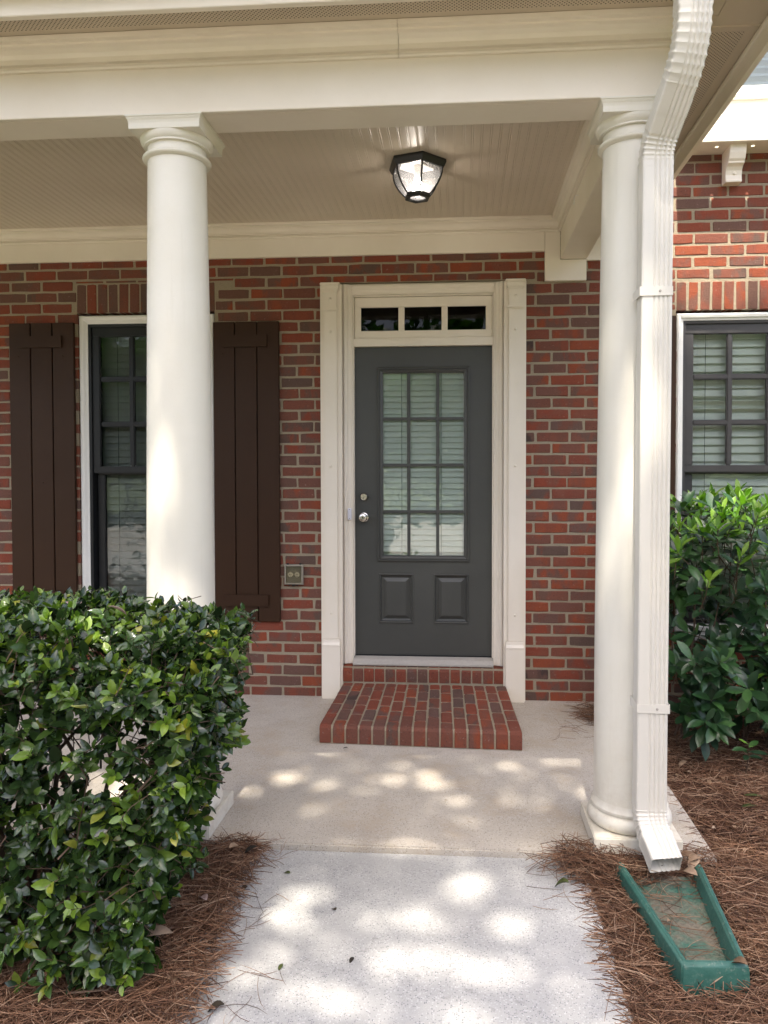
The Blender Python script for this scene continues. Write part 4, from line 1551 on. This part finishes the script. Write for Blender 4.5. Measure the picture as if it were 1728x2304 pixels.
def scatter(base_list, P, Rm, Sc):
    """joins many transformed copies of the base leaves"""
    V, Q = [], []
    off_ = 0
    which = nr.randint(0, len(base_list), len(P))
    for b, (bv, bq) in enumerate(base_list):
        idx = np.where(which == b)[0]
        if not len(idx):
            continue
        vv = np.einsum('nij,kj->nki', Rm[idx], bv) * Sc[idx, None, None] + P[idx, None, :]
        k = len(bv)
        qq = bq[None] + (np.arange(len(idx)) * k)[:, None, None] + off_
        V.append(vv.reshape(-1, 3))
        Q.append(qq.reshape(-1, 4))
        off_ += len(idx) * k
    return np.concatenate(V), np.concatenate(Q)


def foliage(parent, bases, mat, P, Rm, Sc, n_parts, name='leaf', mass='foliage'):
    """the n_parts leaves that show largest become parts, the others one mass"""
    u, v, d = project(P)
    area = Sc ** 2 / np.maximum(d, .3) ** 2 * (0.25 + np.abs(np.einsum('ni,ni->n', Rm[:, :, 2], (np.array(CAMPOS) - P) / np.linalg.norm(np.array(CAMPOS) - P, axis=1, keepdims=True))))
    inside = (u > 0) & (u < 1728) & (v > 0) & (v < 2304) & (d > .2)
    front = np.zeros(len(P), bool)
    cell = {}
    for i in np.where(inside)[0]:
        c = (int(u[i] / 16), int(v[i] / 16))
        if c not in cell or d[i] < d[cell[c]]:
            cell[c] = i
    for i in cell.values():
        front[i] = True
    rank = np.argsort(-(area + front * 10 + inside * 5))
    pick = rank[:n_parts]
    mask = np.ones(len(P), bool)
    mask[pick] = False
    mes = [np_mesh(name, bv, bq, mat, True) for bv, bq in bases]
    for i in pick:
        o = link(name, mes[i % len(mes)], parent)
        mw = Matrix([[*(Rm[i, r] * Sc[i]), P[i, r]] for r in range(3)] + [[0, 0, 0, 1]])
        o.matrix_world = mw
    if mask.any():
        V, Q = scatter(bases, P[mask], Rm[mask], Sc[mask])
        o = link(mass, np_mesh(mass, V, Q, mat, True), parent)
        o['kind'] = 'stuff'


def rand_unit(n):
    v = nr.normal(size=(n, 3))
    return v / np.linalg.norm(v, axis=1, keepdims=True)


# ------------------------------------------------------------------ clipped hedge on the left
hedge = thing('clipped_hedge', 'dense clipped holly hedge with glossy dark leaves in front of the left column', 'hedge')
HX0, HY0, HY1, HZ = -3.3, -2.86, -2.12, 1.035


def hedge_xr(z):
    return -0.475 - 0.50 * np.clip(0.68 - z, 0, 0.35) - 0.25 * np.clip(0.33 - z, 0, 0.33)


tips, tdir = [], []
def add_tips(n, fx, fy, fz, nd, jit):
    x, y, z = fx(n), fy(n), fz(n)
    p = np.stack([x, y, z], -1)
    p[:, 0] = np.minimum(p[:, 0], hedge_xr(p[:, 2]))
    d = np.array(nd)[None] + rand_unit(n) * 0.75
    p += rand_unit(n) * jit
    tips.append(p)
    tdir.append(d / np.linalg.norm(d, axis=1, keepdims=True))


U = lambda a, b: (lambda n: nr.uniform(a, b, n))
hz = lambda x: HZ - 0.105 * np.clip((x + 0.98) / 0.40, 0, 1) + 0.018 * np.sin(x * 17)
topz = lambda n: HZ - np.abs(nr.normal(0, 0.035, n))
add_tips(760, U(-1.75, -0.47), U(HY0 + .05, HY1), topz, (0, -0.15, 1), 0.018)             # clipped top
add_tips(720, U(-1.75, -0.47), U(HY0, HY0 + .16), U(0.5, 1.0), (0, -1, .35), 0.03)       # front, upper
add_tips(800, U(-1.75, -0.47), U(HY0, HY0 + .25), U(0.0, 0.58), (0, -1, .3), 0.04)        # front, lower
add_tips(300, lambda n: nr.uniform(-.60, -.46, n), U(HY0 + .05, HY1), U(0.55, 1.02), (1, -.3, .4), 0.03)   # right end
add_tips(240, lambda n: nr.uniform(-.85, -.50, n), U(HY0 + .05, HY1 - .05), U(0.05, 0.6), (1, -.4, .3), 0.04)
add_tips(320, U(-1.75, -0.55), U(HY0 + .1, HY1), U(0.62, 0.98), (0, -.4, .6), 0.05)       # inside
add_tips(70, U(-1.75, -0.60), U(HY1 - .25, HY1), U(0.15, 0.6), (0, -.4, .6), 0.05)
add_tips(260, U(HX0, -1.7), U(HY0, HY1), U(0.0, 1.03), (0, -.4, .6), 0.05)                # beyond the frame
T_ = np.concatenate(tips)
TD = np.concatenate(tdir)
hu, hv, hd = project(T_)
keep = ~((hu > 548)) & ~((hv > 1640) & (hv < 1790) & (hu > 110) & (hu < 360) & (nr.rand(len(T_)) < 0.66))
keep &= ~((hv > 1480) & (hv < 1640) & (hu > 60) & (hu < 300) & (nr.rand(len(T_)) < 0.06))
T_, TD = T_[keep], TD[keep]
low = hz(T_[:, 0]) - .13 * np.clip((-T_[:, 1] - 2.55) / .31, 0, 1) ** 2 - np.abs(nr.normal(0, .025, len(T_)))
T_[:, 2] = np.where(T_[:, 2] > HZ - .12, np.minimum(T_[:, 2], low + np.where(nr.rand(len(T_)) < .07, .05, 0)), np.minimum(T_[:, 2], low))
HL = {False: ([], [], [], []), True: ([], [], [], [])}
for t, d in zip(T_, TD):
    n = nr.randint(5, 9)
    side = np.cross(d, rand_unit(1)[0])
    side /= np.linalg.norm(side)
    s2_ = np.cross(d, side)
    a0 = nr.rand() * 6.28
    fresh = nr.rand() < .20 + .12 * (t[2] > .8)
    size = nr.uniform(.8, 1.15)
    for k in range(n):
        a = a0 + 2.4 * k
        back = nr.uniform(0, 0.055)
        sp_ = 0.55 + 0.5 * (back / 0.055) + nr.uniform(-.1, .25)
        r_ = side * math.cos(a) + s2_ * math.sin(a)
        A = HL[bool(fresh and back < .036)]
        A[0].append(t - d * back)
        A[1].append(d * (1.15 - sp_ * 0.6) + r_ * sp_)
        A[2].append(d * 1.0 + np.array([0, -.12, .55]) - r_ * 0.15 + nr.normal(0, .22, 3))
        A[3].append(size * nr.uniform(0.70, 1.25) * (1.0 if back > 0.018 else 0.8))
HB = [leaf_arrays(0.044, 0.0240, c, f, 'holly') for c, f in ((0.10, 0.14), (0.24, 0.22), (-0.04, 0.1), (0.36, 0.30), (0.16, -0.08))]
for fresh, mat, k, nm in ((False, 'holly', 200, 'leaf'), (True, 'hollynew', 100, 'young_leaf')):
    LP, LD, LN, LS = (np.array(q) for q in HL[fresh])
    foliage(hedge, HB, mat, LP, frames(LD, LN), LS, k, nm, 'young_foliage' if fresh else 'foliage')
tw = MB()
for i in nr.choice(len(T_), 110, replace=False):
    t, d = T_[i], TD[i]
    root = t + np.array([nr.uniform(-.22, .10), nr.uniform(-.05, .25), -nr.uniform(.12, .40)])
    root[0] = min(root[0], hedge_xr(max(root[2], 0)) - .12)
    root[2] = max(root[2], 0.0)
    mid = (t - d * 0.12) * .55 + root * .45 + rand_unit(1)[0] * .05
    tw.tube([t, t - d * 0.07, mid, root], [0.0012, 0.0017, 0.0024, 0.0034], 5)
for t, d in zip(T_, TD):
    tw.tube([t, t - d * .045 + rand_unit(1)[0] * .006, t - d * .10 + rand_unit(1)[0] * .015], [.0010, .0013, .0018], 3)
for k in range(16):
    x = -1.75 + k * 0.055 + nr.uniform(-.03, .03)
    y = nr.uniform(-2.62, -2.30)
    tw.tube([(x, y, -.06), (x + nr.uniform(-.05, .05), y, .25), (x + nr.uniform(-.12, .12), y + nr.uniform(-.1, .1), .55), (x + nr.uniform(-.2, .2), y + nr.uniform(-.2, .2), .85)], [.014, .011, .007, .003], 6)
part('branches', tw, 'twig', hedge, 0, 60, 'stuff')

# ------------------------------------------------------------------ big-leaved bush by the right window
bush = thing('evergreen_bush', 'loose evergreen bush with large leaves and pale green tips under the right window', 'bush')
P_, D_, N_, S_ = [], [], [], []
P2, D2, N2, S2 = [], [], [], []
bt = MB()
stems = []
for k in range(220):
    x = nr.uniform(1.30, 2.75)
    y = nr.uniform(-0.98, -0.14)
    top = 1.21 + 0.09 * math.sin(x * 5) + 0.09 * (x > 1.75) - 0.35 * max(0, (-y - .6))
    z = nr.uniform(0.26, top) if k % 3 else top - abs(nr.normal(0, .06))
    if x < 1.42:
        z = min(z, 1.2)
    stems.append((x, y, z))
stems += [(nr.uniform(1.28, 2.5), nr.uniform(-1.02, -.80), nr.uniform(.16, .60)) for _ in range(46)]
stems += [(1.42, -0.75, 0.42), (1.55, -0.85, 0.40), (1.60, -0.8, 0.50), (1.44, -0.80, 0.62), (1.63, -0.7, 0.30), (1.50, -0.70, 0.27), (1.80, -0.8, 0.42), (1.87, -.75, .62), (1.38, -.7, .95), (1.42, -.6, 1.08), (1.52, -.6, 1.13), (1.70, -.6, 1.24), (1.82, -.55, 1.29), (1.62, -.66, 1.17), (1.92, -.6, 1.27)]
for (x, y, z) in stems:
    rx = 1.35 + 1.3 * nr.rand() if nr.rand() < .3 else x + nr.uniform(-.12, .12)
    root = np.array([min(max(rx, 1.45), 2.6), min(-.25, y * .5 - .15), -0.04])
    t = np.array([x, y, z])
    d = (t - root) * np.array([1, 1, .55]) + np.array([0, -.25, .18]) + rand_unit(1)[0] * .12
    d /= np.linalg.norm(d)
    if nr.rand() < .13:
        bt.tube([t, t - d * .10, root * .35 + t * .65 + rand_unit(1)[0] * .02, root], [.0018, .0026, .0042, .0065], 5)
    else:
        bt.tube([t, t - d * .10, t - d * .2 + rand_unit(1)[0] * .02], [.0018, .0026, .003], 5)
    n = nr.randint(6, 10)
    side = np.cross(d, rand_unit(1)[0])
    side /= np.linalg.norm(side)
    s2_ = np.cross(d, side)
    a0 = nr.rand() * 6.28
    young = nr.rand() < (.92 if z > 1.08 else .35 if z > .85 else .06)
    for j in range(n):
        a = a0 + 2.4 * j
        back = 0.085 * j / n
        sp_ = 0.5 + 0.55 * j / n + nr.uniform(-.1, .2)
        r_ = side * math.cos(a) + s2_ * math.sin(a)
        ld = d * (1.1 - .5 * sp_) + r_ * sp_ + np.array([0, 0, -.10 if not young else .1])
        A = (P2, D2, N2, S2) if (young and j < 6) else (P_, D_, N_, S_)
        A[0].append(t - d * back)
        A[1].append(ld)
        A[2].append(d * .8 + np.array([0, -.2, .7]) - r_ * .2 + nr.normal(0, .15, 3))
        A[3].append(nr.uniform(.72, 1.25) * (.95 if young else 1.0))
        if nr.rand() < .35:
            A = (P_, D_, N_, S_)
            A[0].append(t - d * nr.uniform(.1, .22))
            A[1].append(r_ + d * .35 + np.array([0, 0, -.25]))
            A[2].append(np.array([0, -.25, .9]) + nr.normal(0, .2, 3))
            A[3].append(nr.uniform(.8, 1.3))
BB = [leaf_arrays(0.112, 0.043, c, f, 'lance', 5) for c, f in ((0.10, 0.10), (0.2, 0.16), (0.04, 0.08), (0.28, 0.2))]
BY = [leaf_arrays(0.098, 0.031, c, f, 'lance', 5) for c, f in ((0.02, 0.14), (0.12, 0.2), (-.06, 0.16))]
P_, D_, N_, S_ = map(np.array, (P_, D_, N_, S_))
P2, D2, N2, S2 = map(np.array, (P2, D2, N2, S2))
foliage(bush, BB, 'bushleaf', P_, frames(D_, N_), S_, 200)
foliage(bush, BY, 'youngsunleaf', P2, frames(D2, N2), S2, 100, 'young_leaf', 'young_foliage')
part('branches', bt, 'twig', bush, 0, 60, 'stuff')


def sprig(x, y, z, h, label, n=7, scale=.9, lean=(0, -.2)):
    s = thing('seedling', label, 'seedling')
    base = np.array([x, y, z])
    top = base + np.array([lean[0] * h, lean[1] * h, h])
    part('stem', MB().tube([base, base * .5 + top * .5 + np.array([.004, 0, 0]), top], [.0026, .002, .0014], 5), 'twig', s, 0, 60)
    me = [np_mesh('leaf', bv, bq, 'bushleaf', True) for bv, bq in BB[:2]] + [np_mesh('leaf', bv, bq, 'youngsunleaf', True) for bv, bq in BY[:1]]
    for j in range(n):
        a = 2.4 * j + x * 9
        r_ = np.array([math.cos(a), math.sin(a) * .8 - .2, .35 - .35 * j / n])
        p = top - (top - base) * (0.45 * j / n)
        Rm = frames(r_[None], np.array([[0, -.35, .95]]))[0]
        k = scale * (0.6 if j < 2 else rng.uniform(.75, 1.0))
        o = link('leaf', me[2] if j < 2 else me[j % 2], s)
        o.matrix_world = Matrix([[*(Rm[r] * k), p[r]] for r in range(3)] + [[0, 0, 0, 1]])


sprig(1.66, -1.02, -0.05, 0.17, 'young evergreen seedling with a pale tip on the shaded needles below the bush', 8, .85)
sprig(1.84, -1.10, -0.05, 0.15, 'drooping dark-leaved seedling at the right edge of the picture near the needles', 6, .95)

# ------------------------------------------------------------------ pine straw
def straw(name, n, fx, ztop, lmin=.10, lmax=.21, wid=.0012):
    """curved three-sided needles lying on the beds"""
    P = fx(n)
    a = nr.uniform(0, 2 * math.pi, n)
    cl = nr.randint(0, 60, n)
    a = np.where(nr.rand(n) < .55, (cl * 2.39) % 6.28 + nr.normal(0, .35, n), a)
    Ln = nr.uniform(lmin, lmax, n)
    D = np.stack([np.cos(a), np.sin(a), nr.normal(0, .10, n)], -1)
    Sd = np.stack([-np.sin(a), np.cos(a), np.zeros(n)], -1)
    curv = nr.normal(0, .16, n)
    arch = nr.uniform(0.0, .10, n)
    seg = 4
    ts = np.linspace(0, 1, seg + 1)
    V = np.zeros((n, seg + 1, 3, 3))
    for i, t in enumerate(ts):
        c = P + D * (Ln * (t - .5))[:, None] + Sd * (curv * Ln * (t - .5) ** 2 * 4 * .5)[:, None]
        c[:, 2] += arch * Ln * (1 - (2 * t - 1) ** 2) * .6
        c[:, 2] = np.maximum(c[:, 2], ztop(c[:, 0], c[:, 1]) + .0008)
        w = wid * (1.0 if i < seg else .35)
        V[:, i, 0] = c + Sd * w
        V[:, i, 1] = c - Sd * w
        V[:, i, 2] = c + np.array([0, 0, w * 1.5])
    k = 3 * (seg + 1)
    q = []
    for i in range(seg):
        for j in range(3):
            q.append((i * 3 + j, i * 3 + (j + 1) % 3, (i + 1) * 3 + (j + 1) % 3, (i + 1) * 3 + j))
    q = np.array(q)
    Q = (q[None] + (np.arange(n) * k)[:, None, None]).reshape(-1, 4)
    o = link(name, np_mesh(name, V.reshape(-1, 3), Q, 'needle'))
    o['kind'] = 'stuff'
    return o


def surf(x, y):
    """what the needles rest on"""
    z = bed_z(x, y)
    z = np.where((x > WALK_X0) & (x < WALK_X1) & (y < PORCH_Y), WALK_Z, z)
    z = np.where((y > PORCH_Y) & (x < SLAB_X) & (x > -4.6), 0.0, z)
    return z


def pts_left(n):
    x = nr.uniform(-1.9, -0.47, n)
    y = nr.uniform(-3.5, -1.96, n)
    edge = -0.545 + 0.10 * np.clip((-y - 2.2), 0, 1.0) + 0.02 * np.sin(y * 11) + nr.normal(0, .018, n)
    over = x > edge
    x = np.where(over, edge - np.abs(nr.normal(0, .10, n)), x)
    z = surf(x, y) + np.abs(nr.normal(0, .014, n)) + .016 * np.clip((x + .85) / .3, 0, 1)
    return np.stack([x, y, z], -1)


def pts_right(n):
    x = nr.uniform(0.60, 2.4, n)
    y = nr.uniform(-3.2, -1.93, n)
    edge = 0.722 + 0.012 * np.sin(y * 13) - 0.085 * np.clip((y + 2.2) / .25, 0, 1) + nr.normal(0, .014, n)
    x = np.where(x < edge, edge + .015 + np.abs(nr.normal(0, .10, n)), x)
    z = surf(x, y) + np.abs(nr.normal(0, .014, n)) + .014 * np.clip((.95 - x) / .2, 0, 1)
    # keep the trough mostly clear
    inn = (x > .845) & (x < 1.10) & (y < -2.12) & (y > -2.66)
    far = nr.rand(n) < .985
    x = np.where(inn & far, x + .35, x)
    z = np.where(inn & ~far, SBZ + .032, z)
    return np.stack([x, y, z], -1)


def pts_side(n):
    x = nr.uniform(1.16, 2.9, n)
    y = nr.uniform(-1.95, -0.05, n)
    x = np.where((x < 1.225), 1.225 + np.abs(nr.normal(0, .05, n)), x)
    den = 0.55 + 0.45 * np.sin(x * 6 + y * 8) * np.sin(y * 5 + 1)
    k = nr.rand(n) < den
    x = np.where(k, x, nr.uniform(1.25, 2.9, n))
    z = surf(x, y) + np.abs(nr.normal(0, .008, n))
    return np.stack([x, y, z], -1)


straw('pine_straw', 15000, pts_left, surf)
straw('pine_straw', 19000, pts_right, surf)
straw('pine_straw', 11000, pts_side, surf, .08, .17)


def pts_corner(n):
    """needles heaped round the plinth of the right column and by the wall"""
    m = n // 2
    a = np.stack([nr.normal(0.80, .12, m), np.minimum(-1.985, nr.normal(-2.05, .035, m)), np.abs(nr.normal(0.015, .014, m))], -1)
    b = np.stack([nr.normal(1.06, .055, n - m), nr.normal(-0.30, .09, n - m), np.abs(nr.normal(.012, .014, n - m))], -1)
    return np.concatenate([a, b])


straw('pine_straw', 620, pts_corner, surf, .09, .18)


def pts_loose(n):
    c = [(.60, -2.05), (.62, -2.25), (.66, -2.5), (.93, -.55), (.84, -.62), (-.46, -2.05), (-.42, -2.4), (-.38, -2.75), (-.35, -2.9), (.86, -.5), (.62, -2.9), (-.45, -2.0)]
    i = nr.randint(0, len(c), n)
    p = np.array(c)[i] + nr.normal(0, .05, (n, 2))
    return np.stack([p[:, 0], p[:, 1], surf(p[:, 0], p[:, 1]) + .001], -1)


straw('pine_straw', 80, pts_loose, surf, .07, .16, .0007)


def pts_trough(n):
    return np.stack([nr.uniform(.90, 1.05, n), nr.uniform(-2.6, -2.15, n), np.full(n, SBZ + .036)], -1)


straw('pine_straw', 36, pts_trough, lambda x, y: np.full_like(x, SBZ + .031), .08, .16, .0008)

# crumbled leaf scraps among the needles
LI = [leaf_arrays(.030, .020, .4, .35, 'oval', 3), leaf_arrays(.022, .012, .2, .4, 'oval', 3), leaf_arrays(.016, .013, .5, .2, 'oval', 3)]
lp_ = np.concatenate([pts_left(90), pts_right(150), pts_side(170)])
lp_[:, 2] += .006
lv, lq = scatter(LI, lp_, frames(rand_unit(len(lp_)) * np.array([1, 1, .25]), np.array([[0, 0, 1.0]]) + nr.normal(0, .3, (len(lp_), 3))), nr.uniform(.6, 1.3, len(lp_)))
lo_ = link('leaf_litter', np_mesh('leaf_litter', lv, lq, 'deadleaf', True))
lo_['kind'] = 'stuff'

# ------------------------------------------------------------------ fallen leaves, each a thing
def fallen(x, y, z, length, width, ang, mat, label, curl=.18, fold=.2, tilt=(0, 0), group=None, shape='oval'):
    bv, bq = leaf_arrays(length, width, curl, fold, shape, 5)
    bv = bv + np.array([0, 0, curl * length * .6 + .002])
    me = np_mesh('fallen_leaf', bv, bq, mat, True)
    o = link('fallen_leaf', me, None, (x, y, z))
    o.rotation_euler = (tilt[0], tilt[1], ang)
    tag(o, label, 'leaf', group)
    md = o.modifiers.new('thickness', 'SOLIDIFY')
    md.thickness = 0.0006
    return o


fallen(-.381, -2.14, WALK_Z, .026, .017, 1.2, 'greenfallen', 'green leaf lying alone on the concrete walk near the porch joint')
fallen(-.555, -2.073, WALK_Z + .02, .030, .018, .3, 'greenfallen', 'olive leaf at the straw edge close to the left plinth')
fallen(-.511, -2.245, WALK_Z, .028, .020, 2.6, 'darkleaf', 'dark curled leaf on the walk beside the left straw edge', .4, .4)
fallen(-.175, -2.361, WALK_Z, .018, .016, .6, 'darkleaf', 'tiny black leaf scrap in the middle of the walk')
fallen(-.287, -2.649, WALK_Z, .026, .013, 2.9, 'greenfallen', 'yellowish green leaf on the lower left of the walk')
fallen(-.079, -2.603, WALK_Z, .024, .013, 2.8, 'darkleaf', 'grey withered leaf with a bent stalk on the walk')
fallen(-.403, -2.845, WALK_Z + .004, .045, .022, 1.9, 'darkleaf', 'brown folded leaf at the bottom edge of the walk by the straw', .3, .5)
fallen(-.705, -2.645, .03, .075, .045, -1.2, 'deadleaf', 'large pale tan leaf lying on the left pine straw', .35, .25, (.3, .1))
fallen(-.735, -2.70, .025, .055, .034, -2.3, 'deadleaf', 'second tan leaf tucked under the large one on the left pine straw', .3, .3)
fallen(-.60, -2.42, .02, .06, .028, .7, 'pinkleaf', 'dull pinkish leaf sunk in the left pine straw', .3, .3)
fallen(-.53, -2.05, .02, .05, .026, 2.2, 'darkleaf', 'dark brown leaf half covered by needles at the left walk corner', .3, .3)
fallen(.629, -2.178, WALK_Z + .012, .050, .024, 1.3, 'greenfallen', 'curled green leaf at the right straw edge on the walk', .5, .5)
fallen(1.062, -2.005, .02, .070, .036, -1.6, 'deadleaf', 'tan leaf leaning on the downspout elbow, uppermost of the heap', .3, .2, (.2, .2))
fallen(1.085, -2.05, .02, .065, .036, -.9, 'deadleaf', 'tan pointed leaf beside the downspout mouth above the splash block', .3, .25, (.3, 0))
fallen(1.045, -2.13, .03, .055, .036, -2.5, 'deadleaf', 'small brown leaf on the splash block rim under the downspout', .3, .2, (.4, .2))
fallen(1.12, -2.03, .02, .070, .038, 2.4, 'deadleaf', 'light brown leaf right of the heap by the downspout', .25, .25)
fallen(1.068, -2.652, .03, .05, .032, .9, 'deadleaf', 'crumpled tan leaf on the front corner of the splash block', .4, .4)
fallen(1.005, -2.63, -.018, .045, .032, 2.0, 'deadleaf', 'brown leaf lying in the front of the green trough', .4, .4)
fallen(.862, -2.33, .0, .05, .03, 1.0, 'deadleaf', 'brown leaf against the left wall of the splash block', .3, .3)
fallen(1.62, -1.32, -.03, .075, .026, 1.3, 'greenfallen', 'long yellow-green leaf on the shaded needles right of the column', .1, .15)
fallen(1.56, -1.42, -.03, .070, .028, 1.7, 'greenfallen', 'long dark green leaf just below the yellow-green one', .1, .15)
fallen(1.40, -.93, -.03, .060, .03, 2.2, 'deadleaf', 'dry tan leaf in the sunlit needles behind the downspout', .3, .25)
fallen(-.35, -.93, .0, .030, .010, 1.2, 'darkleaf', 'black twiggy leaf scrap on the porch floor left of the step', .3, .3)
fallen(-1.005, -2.50, HZ - .02, .065, .050, .5, 'pinkleaf', 'pinkish dead leaf caught on top of the clipped hedge', .25, .15, (.25, .1))
fallen(-.78, -2.62, HZ - .02, .060, .036, 2.1, 'pinkleaf', 'smaller pinkish dead leaf caught lower on the clipped hedge', .25, .15, (.8, .3))

# ------------------------------------------------------------------ trees behind the camera: shade, dapples, reflections
SUNV = np.array(SUN)


def sun_xy(P):
    """where the shadow of P falls on z = 0"""
    return P[:, 0] - SUNV[0] / SUNV[2] * P[:, 2], P[:, 1] - SUNV[1] / SUNV[2] * P[:, 2]


# sun flecks seen in the photograph: x, y on the ground plane, half axes
FLECKS = [(-.52, -1.32, .17, .07), (-.30, -1.40, .12, .05), (.03, -1.27, .24, .09), (-.34, -1.0, .16, .05), (.80, -1.0, .26, .07), (.50, -1.10, .14, .05), (.35, -1.5, .14, .05), (.62, -1.34, .12, .05),
          (.10, -1.93, .24, .07), (-1.2, -1.46, .55, .16), (-.95, -1.32, .12, .10), (.95, -1.25, .10, .16), (.97, -1.55, .08, .10), (-.92, -1.75, .07, .08), (-.10, -1.62, .16, .04),
          (-.30, -2.18, .14, .07), (.08, -2.07, .16, .07), (.32, -2.16, .18, .10), (-.40, -2.32, .10, .09), (-.03, -2.40, .16, .09), (.44, -2.42, .13, .12), (-.28, -2.54, .16, .10),
          (.16, -2.62, .20, .09), (.52, -2.66, .10, .12), (-.12, -2.80, .18, .10), (.33, -2.88, .18, .10), (-.40, -2.78, .10, .10), (.05, -3.05, .12, .05),
          (2.4, 1.62, 1.4, .62), (1.55, -.86, .16, .07), (1.32, -1.22, .09, .06), (1.80, -.06, .30, .16), (1.48, -.02, .12, .12), (1.25, -2.35, .1, .08), (1.5, -2.6, .12, .1), (-.62, -2.5, .07, .1), (-.9, -2.2, .25, .12)]


def tree(name, label, x, y, h, r, crown_z, n, mat, group, base_leaf, seedv, shade=None):
    t = thing(name, label, 'tree', group, (0, 0, 0))
    rs = np.random.RandomState(seedv)
    tr_ = MB()
    tr_.tube([(x, y, -.3), (x + .05, y, h * .25), (x - .06, y + .05, h * .55), (x, y, h * .93)], [h * .022, h * .017, h * .011, .02], 9)
    ends = []
    for k in range(16):
        a = rs.uniform(0, 6.28)
        z0 = rs.uniform(crown_z * .85, h * .8)
        L_ = r * rs.uniform(.55, .95)
        e = np.array([x + L_ * math.cos(a), y + L_ * math.sin(a), min(h, z0 + L_ * rs.uniform(.2, .7))])
        m_ = np.array([x, y, z0]) * .5 + e * .5 + np.array([0, 0, .1 * L_])
        tr_.tube([(x, y, z0), m_, e], [h * .008, h * .005, .012], 6)
        ends += [e, m_, (e + m_) / 2]
    part('trunk', tr_, 'bark', t, 0, 60)
    # leaf clumps
    nc = max(30, n // 45)
    C = rs.normal(size=(nc, 3))
    C /= np.linalg.norm(C, axis=1, keepdims=True)
    C *= (rs.rand(nc, 1) ** .4)
    C = C * np.array([r, r, (h - crown_z) / 2]) + np.array([x, y, (h + crown_z) / 2])
    C[:len(ends)] = np.array(ends)[:nc]
    i = rs.randint(0, nc, n)
    P = C[i] + rs.normal(0, r * .11, (n, 3))
    P[:, 2] = np.maximum(P[:, 2], crown_z * .8)
    if shade is not None:
        P = np.concatenate([P, shade])
    if shade is not None:
        X, Y = sun_xy(P)
        kill = np.zeros(len(P), bool)
        for fx, fy, ax, ay in FLECKS:
            q_ = ((X - fx) / ax) ** 2 + ((Y - fy) / ay) ** 2
            if fx < 1.9:      # ragged, leaf-edged gaps
                q_ = q_ * (1.0 + .55 * np.sin(X * 31 + Y * 17) * np.sin(Y * 43 - X * 11))
            kill |= (q_ < 1) & (rs.rand(len(P)) < (1.0 if fx > 1.9 else 0.96 if fy > -.3 else 0.74 if abs(abs(fx) - .95) < .05 else 0.83 if fy > -1.95 else 0.745))
        P = P[~kill]
    m = len(P)
    Dv = rs.normal(size=(m, 3))
    Nv = rs.normal(size=(m, 3)) * .6 + np.array([0, 0, 1])
    V, Q = scatter(base_leaf, P, frames(Dv, Nv), rs.uniform(.7, 1.3, m))
    c = link('crown', np_mesh('crown', V, Q, mat, True), t)
    return t


FLECKS += [(nr.uniform(-.6, .72), nr.uniform(-3.1, -1.98), nr.uniform(.04, .09), nr.uniform(.03, .06)) for _ in range(26)]
FLECKS += [(nr.uniform(-.6, .9), nr.uniform(-1.9, -.95), nr.uniform(.04, .10), nr.uniform(.02, .04)) for _ in range(9)]
TL = [leaf_arrays(.15, .085, .15, .12, 'oval', 2), leaf_arrays(.13, .08, .05, .1, 'oval', 2)]
TF = [leaf_arrays(.62, .42, .15, .12, 'oval', 2), leaf_arrays(.5, .38, .05, .1, 'oval', 2)]
# the part of the crown that shades the entrance: foliage along the sun's path
ns = 42000
sx = nr.uniform(-3.4, 4.0, ns)
sy = nr.uniform(-4.6, 1.0, ns)
dist = nr.uniform(11.0, 15.0, ns)
shadeP = np.stack([sx, sy, np.zeros(ns)], -1) + SUNV[None] * dist[:, None]
cl = np.sin(sx * 2.3 + 1.3) * np.sin(sy * 2.9 + .4) + .7 * np.sin(sx * 5.1 - sy * 3.7) * np.sin(sy * 6.3 + sx * 2.2 + 1) + .5 * np.sin(dist * 3 + sx * 4)
shadeP = shadeP[cl > -1.6]
tree('shade_tree', 'tall leafy shade tree standing on the lawn behind the viewer', -2.6, -8.6, 15.5, 4.6, 6.5, 9000, 'treeleaf', None, TL, 3, shadeP)
for k, (tx, ty, th, trr) in enumerate([(-12, -22, 7.0, 3.6), (-6.0, -23.5, 7.6, 3.8), (0.3, -22.5, 6.6, 3.5), (6.2, -24, 7.8, 3.9), (12.3, -22, 7.0, 3.7), (18.5, -24, 7.4, 4), (-18.5, -24, 7.4, 4), (-3, -29, 8.6, 4.5), (4, -29.5, 9, 4.5), (10, -29, 8.4, 4.5), (-10, -29, 8.6, 4.5)]):
    lab = ('leafy tree of the front row across the street' if k < 7 else 'taller leafy tree of the back row across the street')
    tree('street_tree', lab, tx, ty, th, trr, 1.0, 3600, 'treeleaf', 'trees across the street', TF, 20 + k)
